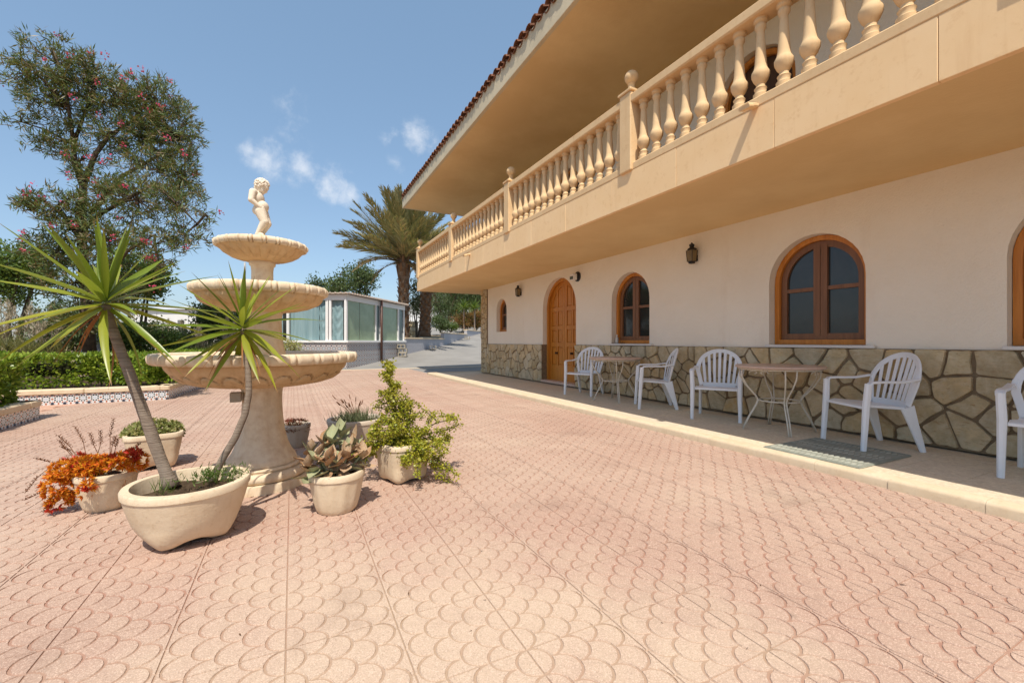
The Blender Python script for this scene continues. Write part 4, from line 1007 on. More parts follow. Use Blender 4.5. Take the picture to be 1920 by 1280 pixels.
yucca('tall leaning yucca at the left, its crown standing beside the oleander', [(-.60, 3.02, .26), at(300, 858, 2.43), at(279, 800, 2.42), at(259, 745, 2.41), at(243, 700, 2.40), at(228, 662, 2.4), at(208, 610, 2.4), at(198, 570, 2.4)], .031, .575, 46, 4)
yucca('shorter curved yucca whose crown stands in front of the fountain', [(-.42, 3.07, .26), at(416, 862, 2.58), at(441, 820, 2.6), at(460, 775, 2.62), at(467, 735, 2.63), at(465, 690, 2.64), at(458, 640, 2.65), at(455, 618, 2.65)], .021, .475, 42, 12, ndry=8)
# weeds in the bowl
P = np.array([(-.38 + .07 * rnd.gauss(0, 1), 2.93 + .05 * rnd.gauss(0, 1), .285) for _ in range(60)]); V1 = leaves(np.repeat(P, 7, 0) + rng.normal(size=(420, 3)) * (.008, .008, .02) + (0, 0, .03), rng.normal(size=(420, 3)) * .7 + (0, 0, .9), .035, .006)
P = np.array([(-.62 + .04 * rnd.gauss(0, 1), 2.86 + .03 * rnd.gauss(0, 1), .27) for _ in range(24)]); V2 = leaves(P, rng.normal(size=(24, 3)) * .35 + (0, 0, 1), .09, .004)
tag(leafobj('weed', V1, M_GREEN, None), 'leafy green weeds round the thin curved yucca trunk in the bowl planter', 'weed'); tag(leafobj('weed', V2, M_GREEN, None), 'few thin grass blades in the bowl planter beside the thick yucca trunk', 'weed')

# orange-red succulent
def rosettes(P, U, per, L, W, cup=.6):
    n = len(P); Pn = np.repeat(P, per, 0); Un = unit(np.repeat(U, per, 0)); th = np.tile(np.linspace(0, 2 * np.pi, per, endpoint=False), n) + np.repeat(rng.random(n) * 6, per)
    S = unit(np.cross(Un, np.repeat(rng.normal(size=(n, 3)), per, 0))); T = np.cross(Un, S); rad = np.tile(rng.uniform(.35, 1.1, per), n)[:, None]
    return leaves(Pn, S * np.cos(th)[:, None] * rad + T * np.sin(th)[:, None] * rad + Un * cup, L * (.7 + .5 * rng.random(n * per)), W)
def cloud(lobes, n): P, U, c = in_lobes(lobes, n, .75); return P, U
red = empty('succulent', 'orange red succulent spilling over its fluted pot, with dry brown spikes', 'succulent', (-1.07, 3.70, .2))
fxv = np.array((cT, -sT, 0)); fyv = np.array((sT, cT, 0))
def L3(a, b, c): return tuple(fxv * a + fyv * b + np.array((0, 0, c)))
lob = [(L3(-.16, -.06, .06), (.11, .12, .06)), (L3(-.04, -.06, .09), (.11, .11, .05)), (L3(.09, -.02, .10), (.10, .10, .045)), (L3(.17, .0, .10), (.08, .06, .055)), (L3(-.18, -.12, -.03), (.08, .07, .10)), (L3(-.20, -.10, -.12), (.06, .05, .05)), (L3(.03, -.16, -.01), (.045, .04, .075))]
P, U = cloud(lob, 480); leafobj('foliage', rosettes(P, U + (0, 0, .3), 12, .031, .0105), M_SEDUMR, red)
lob2 = [(L3(-.18, -.03, .12), (.05, .05, .03)), (L3(-.06, -.12, .08), (.04, .04, .03)), (L3(.09, -.06, .13), (.03, .03, .025)), (L3(.19, -.02, .15), (.04, .04, .03)), (L3(.04, -.17, -.02), (.035, .03, .03)), (L3(-.21, -.13, -.15), (.03, .03, .02))]
P, U = cloud(lob2, 60); leafobj('crimson_foliage', rosettes(P, U + (0, 0, .5), 12, .032, .011), M_SEDUMC, red)
for (a, b, c, d, e, f_) in ((-.2, 0, .1, -.36, .05, .22), (-.18, 0, .1, -.34, .02, .26), (-.15, .02, .1, -.27, .06, .31), (-.1, .03, .1, -.12, .08, .28), (-.06, .02, .1, -.16, .05, .27), (0, .02, .12, -.03, .08, .36), (.02, 0, .12, .02, .04, .25), (.04, 0, .12, .05, .02, .24), (-.22, -.05, .06, -.40, -.06, .13), (-.3, -.06, .08, -.40, -.12, -.07), (-.2, -.1, -.05, -.36, -.16, -.10), (-.2, -.1, -.12, -.24, -.16, -.17), (.1, 0, .1, .17, .05, .2), (-.22, .02, .1, -.38, .08, .17), (.19, -.08, .0, .21, -.1, -.09)):
    sp = MB(); p0, p1 = Vector(L3(a, b, c)), Vector(L3(d, e, f_)); mid = p0.lerp(p1, .5) + Vector((rnd.uniform(-.015, .015), rnd.uniform(-.015, .015), .012)); sp.tube([p0, mid, p1], [.0022, .002, .0016], 5)
    for k in range(26):
        q = .45 + .55 * k / 26; c_ = (p0.lerp(mid, q * 2) if q < .5 else mid.lerp(p1, q * 2 - 1)); a_ = k * 2.4; o_ = Vector((math.cos(a_), math.sin(a_), .4)) * .009; sp.add([c_, c_ + o_ + Vector((.004, 0, 0)), c_ + o_ * 1.1 + Vector((0, 0, .005)), c_ + o_ - Vector((.004, 0, 0))], [(0, 1, 2, 3)])
    sp.build('flower_spike', M_SPIKE, red)
# sedum mound
sd = empty('sedum', 'mound of pale green sedum in the square pot', 'sedum', (-1.06, 4.72, .27))
P, U = cloud([((0, 0, .0), (.21, .20, .13))], 620); P = P[P[:, 2] > -.02]; U = unit(P * (1, 1, 1.8)); leafobj('foliage', rosettes(P, U + (0, 0, .2), 8, .030, .016, .7), M_SEDUMG, sd)
# felt-leaved kalanchoe: every leaf a piece
kl = empty('kalanchoe', 'felt leaved kalanchoe with big brown and grey green leaves in its small pot', 'kalanchoe', (.254, 2.99, .22))
mb = MB(); k = 6; vs = []
for i in range(k + 1):
    f = i / k; wv = .34 * math.sin(min(1, .12 + f * .95) * math.pi) ** .8 * (1 if f < .95 else .35); vs += [(f, -wv, .10 * abs(wv) / .34 + .16 * f * f), (f, -wv * .5, .02 + .16 * f * f), (f, 0, -.03 + .16 * f * f), (f, wv * .5, .02 + .16 * f * f), (f, wv, .10 * abs(wv) / .34 + .16 * f * f)]
fs = [(i * 5 + j, i * 5 + j + 1, (i + 1) * 5 + j + 1, (i + 1) * 5 + j) for i in range(k) for j in range(4)]; mb.add(vs, fs); KM = [mb.mesh('leaf', m, True) for m in (M_KALT, M_KALG, M_KALO)]
for km in KM:
    pass
rr = random.Random(8)
for (px, py, hh) in ((-.10, -.03, .11), (-.02, .03, .17), (.07, .0, .13), (.10, .06, .14), (-.06, .07, .15), (.0, -.06, .08), (.05, -.05, .10), (-.13, .04, .12), (.03, .09, .19), (.13, -.02, .09), (-.05, -.07, .09), (-.14, -.02, .06)):
    c = Vector((px * 1.15, py * 1.15, hh * 1.35))
    s_ = MB(); s_.tube([(px * .4, py * .4, 0), c], [.008, .006], 6); s_.build('stem', M_KALG, kl)
    for i in range(8):
        el = R(62 - 11 * i + rr.uniform(-12, 12)); az = i * 1.571 + .78 * (i // 2 % 2) + rr.uniform(-.4, .4) + px * 9; d = Vector((math.cos(el) * math.cos(az), math.cos(el) * math.sin(az), math.sin(el))); y_ = Vector((0, 0, 1)).cross(d).normalized(); l = rr.uniform(.075, .115)
        o = link('leaf', KM[1] if (px, py) == (-.02, .03) or (px, py) == (.03, .09) else rr.choice([KM[0], KM[0], KM[2], KM[1]]), kl); o.matrix_local = Matrix.Translation(c - Vector((0, 0, .012 * i))) @ Matrix((d, y_, d.cross(y_))).transposed().to_4x4() @ Matrix.Rotation(rr.uniform(-.4, .4), 4, 'X') @ Matrix.Scale(l, 4)
# yellow jade (spekboom): branches carrying small round leaves
jd = empty('jade_bush', 'yellow green variegated jade bush spilling over its pot', 'jade bush', (.772, 3.434, .25)); br = MB(); LP = []; LD = []
def jade(p, d, L, r, lev, rr):
    p = Vector(p); d = Vector(d).normalized(); n = 14 if lev == 0 else 6; pts = [p]
    for i in range(n):
        sg_ = .05 if lev == 0 else .14; d = (d + Vector((rr.gauss(0, sg_), rr.gauss(0, sg_), rr.gauss(0, .10) - (.10 if lev and d.z < .5 else .0)))).normalized(); q = pts[-1] + d * L / n; pts.append(q)
        for _ in range((0, 27, 15)[lev] if lev else 8): LP.append(q + Vector((rr.gauss(0, .016), rr.gauss(0, .016), rr.gauss(0, .014)))); LD.append((rr.gauss(0, 1), rr.gauss(0, 1), rr.gauss(.3, .8)))
        if lev < 2 and i >= 1:
            for _ in range(2 if lev == 0 else 1): az = rr.uniform(0, 6.28); jade(q, Vector((math.cos(az), math.sin(az), rr.uniform(-.1, .5))) + d * .5, L * (rr.uniform(.15, .34) * (1.2 - i / n) if lev == 0 else rr.uniform(.28, .5)), r * .55, lev + 1 if lev else 2, rr)
    br.tube(pts, [r * (1 - .7 * i / n) for i in range(n + 1)], 5)
rr = random.Random(5)
def C3(a, b, c): return Vector(L3(a, b, c))
jade((0, 0, 0), C3(-.10, .02, 1.0), .66, .014, 0, rr)
for (a, b, c, L_) in ((-.8, 0, .35, .36), (-.9, -.2, .15, .30), (.75, 0, .55, .48), (.9, .1, .2, .36), (.8, -.25, -.12, .40), (.4, -.5, .1, .30), (-.3, -.5, .2, .27), (.5, .5, .4, .36), (-.5, .5, .5, .32), (.2, -.6, -.05, .26), (.65, -.3, .35, .38), (-.6, -.2, .5, .3), (.3, 0, .8, .32), (-.2, .1, .8, .36), (.95, -.1, .05, .38), (.55, -.55, .2, .33), (.15, -.4, .5, .3)): jade((0, 0, .02), C3(a, b, c), L_, .009, 1, rr)
br.build('branches', M_BARK, jd); P = np.array([tuple(p) for p in LP]); leafobj('foliage', leaves(P, np.array(LD), .019 * (.7 + .6 * rng.random(len(P))), .016), M_JADE, jd)
# dark red plant and the grass tub
dr = empty('succulent', 'dark red succulent in the small grey pot behind the pedestal', 'succulent', (.03, 4.98, .2)); P, U = cloud([((0, 0, .0), (.13, .13, .07))], 90); leafobj('foliage', rosettes(P, U + (0, 0, .6), 7, .05, .009), M_DKRED, dr)
gt = empty('grass_tuft', 'thin grey green grass with dry seed heads in the grey tub', 'grass', (.58, 4.70, .25)); n = 520; P = np.c_[rng.normal(size=(n, 2)) * .09, np.zeros(n)]; leafobj('blades', leaves(P, rng.normal(size=(n, 3)) * .45 + (0, 0, 1), .06 + .12 * rng.random(n), .006), M_GREYG, gt)
for i in range(16):
    m = MB(); a = rnd.uniform(0, 6.28); l = rnd.uniform(.16, .33); p1 = Vector((math.cos(a) * l * .65 - .05, math.sin(a) * l * .5, .10 + l * .55)); m.tube([(0, 0, 0), p1 * .5 + Vector((0, 0, .03)), p1], [.0018, .0015, .0012], 4); m.tube([p1 - p1.normalized() * .05, p1], [.005, .003], 5); m.build('seed_head', M_SPIKE, gt)

# ------------------------------------------------------------------ tiled planters, hedge
tile_b = MB(); tile_b.cbox((-.0765, -.006, -.0765), (.0765, .006, .0765), .0025); me_az = tile_b.mesh('wall_tile', M_AZUL)
def planter(name, label, pts, zt, back):
    """low bed wall along pts (seen side first), clad with glazed tiles, thick stone cap"""
    t = empty(name, label, 'planter', (pts[0][0], pts[0][1], 0)); o = Vector((pts[0][0], pts[0][1], 0))
    for (a, b) in zip(pts[:-1], pts[1:]):
        a, b = Vector((*a, 0)) - o, Vector((*b, 0)) - o; d = b - a; L = d.length; d.normalize(); nn = Vector((d.y, -d.x, 0))     # nn: outward face
        rz = math.atan2(d.y, d.x); m = MB(); m.box((-.0, .007, 0), (L, .17, zt - .085)); w_ = m.build('wall_core', M_MORTAR, t, loc=a, rz=rz)
        n = int(L / .155); z = zt - .085 - .0775
        while z > -.07:
            for i in range(n + 1):
                if (i + .5) * .155 > L + .03: continue
                link('wall_tile', me_az, w_, ((i + .5) * .155, 0, z), 0)
            z -= .155
        x = 0
        while x < L - .05:
            l = min(1.05, L - x); c = MB(); c.cbox((x + (0 if x else -.03), -.035, zt - .085), (x + l - .004 + (.0 if x + l < L - .01 else .034), .20, zt), .014); c.build('cap_stone', M_KERB, t, loc=a, rz=rz); x += 1.05
    s = MB(); bk = [Vector((*p, 0)) - o for p in back]; s.add([(p.x, p.y, zt - .05) for p in bk], [tuple(range(len(bk)))]); s.build('bed_soil', M_SOIL, t)
    return t
planter('planter_bed', 'long low planter of patterned glazed tiles under the clipped hedge', [(-9.5, 10.05), (-2.05, 10.05), (-1.75, 14.5)], .26, [(-9.4, 10.2), (-2.15, 10.2), (-1.9, 14.4), (-9.4, 14.4)])
planter('planter_bed', 'short planter of patterned glazed tiles at the left edge, under a round shrub', [(-3.15, 3.9), (-3.15, 8.35), (-6.5, 8.35)], .26, [(-3.3, 3.9), (-3.3, 8.2), (-6.4, 8.2), (-6.4, 3.9)])
def hedge_box(name, label, boxes, n, L, m, cat):
    t = empty(name, label, cat, boxes[0][0]); o = np.array(boxes[0][0]); Vs = []; tot = sum(b[1][0] * b[1][2] + b[1][0] * b[1][1] + b[1][1] * b[1][2] for b in boxes); core = MB(); stm = MB()
    for (c, s) in boxes:
        k = int(n * (s[0] * s[2] + s[0] * s[1] + s[1] * s[2]) / tot); u = rng.random((k, 3)) * 2 - 1; f = rng.choice(3, k, p=[.18, .37, .45]); sg = np.where(rng.random(k) < .5, -1, 1); sg = np.where(f == 2, np.where(rng.random(k) < .9, 1, -1), sg); u[np.arange(k), f] = sg * (.72 + .3 * rng.random(k))
        lump = np.array([noise.noise(Vector((x * s[0] * 3.2, y * s[1] * 3, z * s[2] * 3 + c[0]))) for x, y, z in u]); P = np.array(c) - o + u * np.array(s) * (1 + .30 * lump[:, None]); D = np.zeros((k, 3)); D[np.arange(k), f] = sg; D += rng.normal(size=(k, 3)) * .7; D[:, 2] += .35
        Vs.append(leaves(P, D, L * (.7 + .6 * rng.random(k)), L * .55))
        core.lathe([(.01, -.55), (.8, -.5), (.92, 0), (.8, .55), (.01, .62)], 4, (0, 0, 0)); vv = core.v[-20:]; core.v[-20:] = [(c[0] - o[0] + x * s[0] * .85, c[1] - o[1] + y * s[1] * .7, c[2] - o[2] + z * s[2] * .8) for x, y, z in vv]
        for i in range(int(s[0] * 9)): x = rnd.uniform(-1, 1) * s[0]; y = rnd.uniform(-.7, .5) * s[1]; stm.tube([(c[0] - o[0] + x, c[1] - o[1] + y, -s[2] + c[2] - o[2] - .12), (c[0] - o[0] + x + rnd.uniform(-.06, .06), c[1] - o[1] + y, c[2] - o[2])], .009, 4)
    leafobj('foliage', np.concatenate(Vs), m, t); core.build('inner_growth', M_INNER, t); stm.build('stems', M_BARK, t); return t
hedge_box('hedge', 'clipped bright green hedge growing in the long tiled planter', [((-5.9, 10.75, .56), (3.6, .42, .25)), ((-2.25, 12.4, .56), (.36, 2.0, .25))], 30000, .075, M_HEDGE, 'hedge')
hedge_box('shrub', 'round bright green shrub in the short tiled planter', [((-3.66, 7.6, .52), (.38, .62, .30))], 9000, .07, M_HEDGE, 'shrub')

# ------------------------------------------------------------------ oleander tree
ol = at(165, 640, 10.0); ol.z = 0
tree = empty('oleander_tree', 'tall spreading oleander tree dotted with pink flowers behind the hedge', 'tree', ol)
def ap(px, py, d=10.0): return at(px, py, d) - ol
tk = MB(); tips = []
def limb(pts, r0, r1, n=8): 
    k = len(pts); tk.tube(pts, [r0 + (r1 - r0) * i / (k - 1) for i in range(k)], n)
limb([ap(168, 660) * 1.0, ap(165, 600), ap(158, 520), ap(152, 430), ap(156, 350)], .13, .075)
limb([ap(156, 352), ap(140, 305), ap(138, 270), ap(128, 200, 9.8), ap(118, 140, 9.7), ap(100, 95, 9.6)], .065, .015)
limb([ap(156, 350), ap(178, 290), ap(205, 255, 10.2), ap(250, 225, 10.4), ap(285, 175, 10.5), ap(300, 140, 10.6)], .062, .015)
limb([ap(155, 430), ap(190, 400), ap(235, 375, 9.7), ap(290, 345, 9.5), ap(345, 395, 9.4), ap(370, 420, 9.4)], .055, .012)
limb([ap(153, 450), ap(120, 405, 9.6), ap(80, 375, 9.4), ap(45, 370, 9.3)], .06, .015); limb([ap(170, 400), ap(230, 330, 10.4), ap(300, 290, 10.6), ap(360, 270, 10.6)], .06, .012)
limb([ap(165, 600), ap(200, 520, 9.6), ap(240, 470, 9.4), ap(290, 440, 9.3)], .06, .015); limb([ap(128, 200, 9.8), ap(80, 150, 9.5), ap(40, 110, 9.4)], .04, .01); limb([ap(138, 270), ap(170, 180, 10), ap(185, 120, 10)], .04, .012)
limb([ap(120, 420), ap(70, 410, 10), ap(40, 390, 10)], .02, .005, 5)
olobes = []
for (px, py, rx, ry, dd) in ((45, 125, 42, 42, 9.5), (105, 105, 60, 48, 9.7), (165, 140, 55, 55, 10), (110, 185, 60, 50, 9.8), (225, 175, 60, 50, 10.3), (290, 190, 62, 58, 10.5), (330, 240, 48, 62, 10.6), (275, 255, 62, 52, 10.5), (210, 240, 45, 40, 10.2), (300, 320, 62, 45, 10.2), (345, 330, 30, 60, 10.4), (330, 385, 62, 42, 9.5), (260, 375, 62, 44, 9.6), (200, 360, 50, 40, 9.8), (110, 385, 68, 34, 9.4), (60, 395, 32, 22, 9.3), (150, 430, 55, 45, 9.6), (205, 450, 55, 45, 9.5), (110, 470, 55, 45, 9.8), (140, 530, 62, 50, 9.8), (220, 540, 45, 55, 9.8), (290, 460, 45, 40, 9.4), (345, 440, 42, 36, 9.4), (390, 405, 24, 12, 9.4), (95, 255, 40, 26, 9.8), (40, 215, 34, 9, 9.8), (75, 268, 22, 9, 9.8), (300, 500, 22, 22, 9.4), (150, 300, 40, 34, 9.9), (160, 600, 50, 40, 9.9)):
    py += 14 if py < 260 else 0; c = ap(px, py, dd); olobes.append((tuple(c), (rx / F * dd, min(rx, ry) / F * dd * 1.1, ry / F * dd)))
Vc, Pc = clumps(olobes, 1900, 19, .045, .165, .022, .28, .35, .8)
leafobj('crown', Vc, M_OLEAF, tree)
tw = MB()
for p in Pc[::3]:
    p = Vector(p); a = min((Vector(l[0]) for l in olobes), key=lambda q: (q - p).length); tw.tube([a, a.lerp(p, .5) + Vector((rnd.gauss(0, .06), rnd.gauss(0, .06), rnd.gauss(0, .06))), p], [.012, .008, .004], 4, False)
for l in olobes:
    c = Vector(l[0]); q = min((Vector(v) for v in tk.v), key=lambda v: (v - c).length); tw.tube([q, q.lerp(c, .5) + Vector((rnd.gauss(0, .1), rnd.gauss(0, .1), .1)), c], [.028, .02, .012], 5, False)
tk.build('trunk', M_BARK, tree, True); tw.build('twigs', M_BARK, tree)
fp = [ap(x, y, 9.0) for x, y in ((106, 65), (172, 98), (195, 103), (128, 102), (230, 145), (266, 131), (178, 153), (142, 422), (82, 370), (120, 285), (178, 338), (226, 230), (350, 460), (343, 287), (315, 258), (318, 150), (42, 435), (35, 446), (280, 455), (166, 294), (202, 297), (193, 303), (415, 400), (230, 275), (48, 360), (290, 540), (100, 420), (130, 330), (245, 135), (135, 180), (85, 110), (300, 200), (270, 450), (60, 350), (210, 445))]
P = np.array([tuple(p) for p in fp]); P = np.concatenate([P, np.array(in_lobes(olobes, 26, .95)[0])]); k = len(P); P = np.repeat(P, 11, 0) + rng.normal(size=(k * 11, 3)) * .034; leafobj('blossom', leaves(P, rng.normal(size=(k * 11, 3)), .045, .042), M_FLOWER, tree)

# ------------------------------------------------------------------ other trees, shrubs, grasses
def bush(name, label, px, py, d, rx, ry, n, per, L, m, cat, ground=0., trunk=None, group=None, W=.5, shell=.45, up=.3, droop=0., lobes=5, seed=1, twig=True):
    rr = random.Random(seed); c = at(px, py, d); b = Vector((c.x, c.y, ground)); t = empty(name, label, cat, b, 0, group); RX, RZ = rx / F * d, ry / F * d; lb = [(tuple(c - b), (RX * .7, RX * .6, RZ * .75))]
    for i in range(lobes): a = rr.uniform(0, 6.28); e = rr.uniform(-.8, .9); lb.append((tuple(c - b + Vector((math.cos(a) * RX * .62, math.sin(a) * RX * .5, e * RZ * .6))), (RX * rr.uniform(.28, .5), RX * .42, RZ * rr.uniform(.25, .45))))
    V, Pc = clumps(lb, n, per, L * 1.1, L, L * W, up, shell, .9, droop); V[..., 2] = np.maximum(V[..., 2], .01); leafobj('crown' if trunk else 'foliage', V, m, t)
    tb_ = MB(); r0 = trunk or .03
    for i in range(3 if trunk else 6):
        a = Vector((rr.gauss(0, RX * .06), rr.gauss(0, RX * .06), 0)); l = lb[(i + 1) % len(lb)][0]; tb_.tube([a, a.lerp(Vector(l), .45) + Vector((rr.gauss(0, .1) * RX, rr.gauss(0, .1) * RX, 0)), l], [r0, r0 * .6, r0 * .25], 6)
    if twig:
        for p in Pc[::5]: p = Vector(p); tb_.tube([Vector(min(lb, key=lambda q: (Vector(q[0]) - p).length)[0]), p], [.014 * d / 12, .005 * d / 12], 4, False)
    tb_.build('trunk' if trunk else 'stems', M_BARK, t); return t
bush('bushy_tree', 'bright green bushy tree at the left edge behind the pampas grass', 25, 515, 15, 70, 75, 520, 16, .13, M_GREEN, 'tree', 0, .12, seed=2)
bush('bushy_tree', 'small green tree behind the right side of the oleander', 268, 520, 13, 60, 55, 300, 14, .12, M_GREEN, 'tree', 0, .07, seed=3)
bush('shrub', 'dark shrub at the foot of the oleander', 130, 615, 12, 95, 60, 420, 14, .10, M_DARKG, 'shrub', seed=4)
bush('shrub', 'mid green shrub right of the grey boulder behind the hedge', 265, 640, 11.5, 68, 42, 420, 15, .075, M_GREEN, 'shrub', seed=5)
bush('shrub', 'grey green shrub in front of the white warehouse', 285, 628, 16, 42, 24, 200, 14, .12, M_GREYG, 'shrub', seed=6)
bush('shrub', 'dense dark green shrub behind the middle basin of the fountain', 425, 605, 14, 55, 50, 420, 15, .10, M_DARKG, 'shrub', seed=7)
bush('shrub', 'low grey green shrub behind the long hedge, left of the fountain', 350, 645, 13, 70, 28, 300, 14, .085, M_GREYG, 'shrub', seed=8)
bush('shrub', 'pale yellow green bush beside the sunroom wall', 545, 655, 13.5, 28, 24, 150, 12, .06, M_SEDUMG, 'shrub', seed=10)
def pampas(label, px, py_base, d, h, n, npl, spread, seed):
    c = at(px, py_base, d); t = empty('pampas_grass', label, 'grass clump', (c.x, c.y, 0), group='pampas grass clumps behind the hedge'); rr = np.random.default_rng(seed); P0 = np.c_[rr.normal(size=(n, 2)) * spread * .35, np.zeros(n)]; az = rr.random(n) * 6.283; ln = h * (.5 + .5 * rr.random(n)); out = (.15 + .35 * rr.random(n)) * ln; dirs = np.c_[np.cos(az), np.sin(az), np.zeros(n)]; S = np.c_[-np.sin(az), np.cos(az), np.zeros(n)] * .014
    p1 = P0 + dirs * (out * .3)[:, None] + np.c_[np.zeros((n, 2)), ln * .65]; p2 = P0 + dirs * out[:, None] + np.c_[np.zeros((n, 2)), ln * (.85 + .1 * rr.random(n))]
    V = np.concatenate([np.stack([P0 - S, P0 + S, p1 + S, p1 - S], 1), np.stack([p1 - S, p1 + S, p2 + S * .1, p2 - S * .1], 1)]); leafobj('blades', V, M_GRASSB, t)
    m = MB(); PL = []; DL = []
    for i in range(npl):
        a = rr.random() * 6.28; b = Vector((rr.normal() * spread * .4, rr.normal() * spread * .3, 0)); tip = b + Vector((math.cos(a) * .25, math.sin(a) * .25, h * (1.0 + .4 * rr.random()))); m.tube([b, b.lerp(tip, .6) + Vector((0, 0, .05)), tip], [.007, .006, .004], 4); 
        for k in range(110): q = .66 + .38 * rr.random(); w_ = .05 * math.sin(min(1, (q - .62) / .42) * math.pi); PL.append(tuple(b.lerp(tip, q) + Vector((rr.normal() * w_, rr.normal() * w_, 0)))); DL.append((rr.normal() * .4, rr.normal() * .4, 1))
    
    if not PL: return t
    m.build('stalks', M_GRASSB, t); leafobj('plumes', leaves(np.array(PL), np.array(DL), .13, .02), M_PLUME, t); return t
pampas('tall pampas grass with cream plumes at the far left', 22, 665, 11.15, 1.45, 900, 14, .7, 1); pampas('pampas grass with cream plumes right of the tallest clump', 80, 665, 11.0, 1.30, 800, 11, .5, 2)
pampas('thin dry pampas grass in front of the white warehouse', 365, 665, 15, 1.3, 700, 6, .9, 3); pampas('green pampas clump behind the left rim of the big basin', 330, 668, 12.5, .75, 600, 0, .7, 4); pampas('tall dry grass clump between the boulder and the warehouse', 400, 660, 12.5, 1.2, 900, 5, .7, 5)
def boulder(label, p, r, seed):
    bm = bmesh.new(); bmesh.ops.create_icosphere(bm, subdivisions=4, radius=1)
    for v in bm.verts: q = v.co * (1 + .35 * noise.fractal(v.co * 1.3 + Vector((seed, 0, 0)), 1, 2, 4)); v.co = Vector((q.x * r[0], q.y * r[1], q.z * r[2]))
    me = bpy.data.meshes.new('boulder'); bm.to_mesh(me); bm.free(); me.materials.append(M_ROCK); return tag(link('boulder', me, None, p), label, 'boulder')
p = at(188, 645, 11.2); boulder('grey boulder behind the hedge at the foot of the oleander', (p.x, p.y, .7), (.42, .35, .62), 2.)
bp_ = at(392, 655, 12.6); m = MB()
for i in range(90): a = Vector((rnd.gauss(0, .5), rnd.gauss(0, .3), rnd.uniform(0, .32))); m.tube([a, a + Vector((rnd.gauss(0, .25), rnd.gauss(0, .2), rnd.uniform(-.05, .1)))], .012, 4)
o = m.build('brush_pile', simple('dead_brush', (.16, .085, .055), .95, .1, .25), None, loc=(bp_.x, bp_.y, .5)); tag(o, 'pile of dry brown brushwood behind the big basin', 'brushwood')
# white warehouse, fence post, mast
wb = at(360, 600, 62); t = empty('warehouse', 'long white low warehouse far behind the grasses', 'building', (wb.x, wb.y, 0), -TH); m = MB()
m.box((-9, 0, -.2), (4.2, 14, 5.6)); m.box((4.5, 2, -.2), (14, 16, 5.2)); m.build('wall', M_WARE, t); m = MB()
m.add([(-9.4, -.4, 5.6), (4.6, -.4, 5.6), (4.6, 7, 6.6), (-9.4, 7, 6.6), (4.6, 14.4, 5.6), (-9.4, 14.4, 5.6)], [(0, 1, 2, 3), (3, 2, 4, 5)]); m.add([(4.3, 1.6, 5.2), (14.3, 1.6, 5.2), (14.3, 9, 6.0), (4.3, 9, 6.0)], [(0, 1, 2, 3)]); m.build('roof', simple('grey_sheet', (.52, .51, .50), .6, .3, .05), t)
for x in (-5, -.5, 4, 8.5): m = MB(); m.box((x - .04, -.03, 0), (x + .04, -.005, 5.1)); m.build('downpipe', simple('grey_pipe', (.42, .41, .40), .6) if 'grey_pipe' not in MATS else MATS['grey_pipe'], t)
p = at(339, 610, 17); m = MB(); m.cbox((-.09, -.09, 0), (.09, .09, 1.9), .01); tag(m.build('fence_post', M_ROCK, None, loc=(p.x, p.y, 0)), 'weathered grey post standing in the tall grass', 'post')
p = at(459, 600, 25); m = MB(); m.tube([(0, 0, 0), (0, 0, 5.6)], [.07, .05], 8); tag(m.build('mast', MATS['grey_pipe'], None, True, loc=(p.x, p.y, 0)), 'thin grey metal mast behind the neck of the fountain', 'mast')

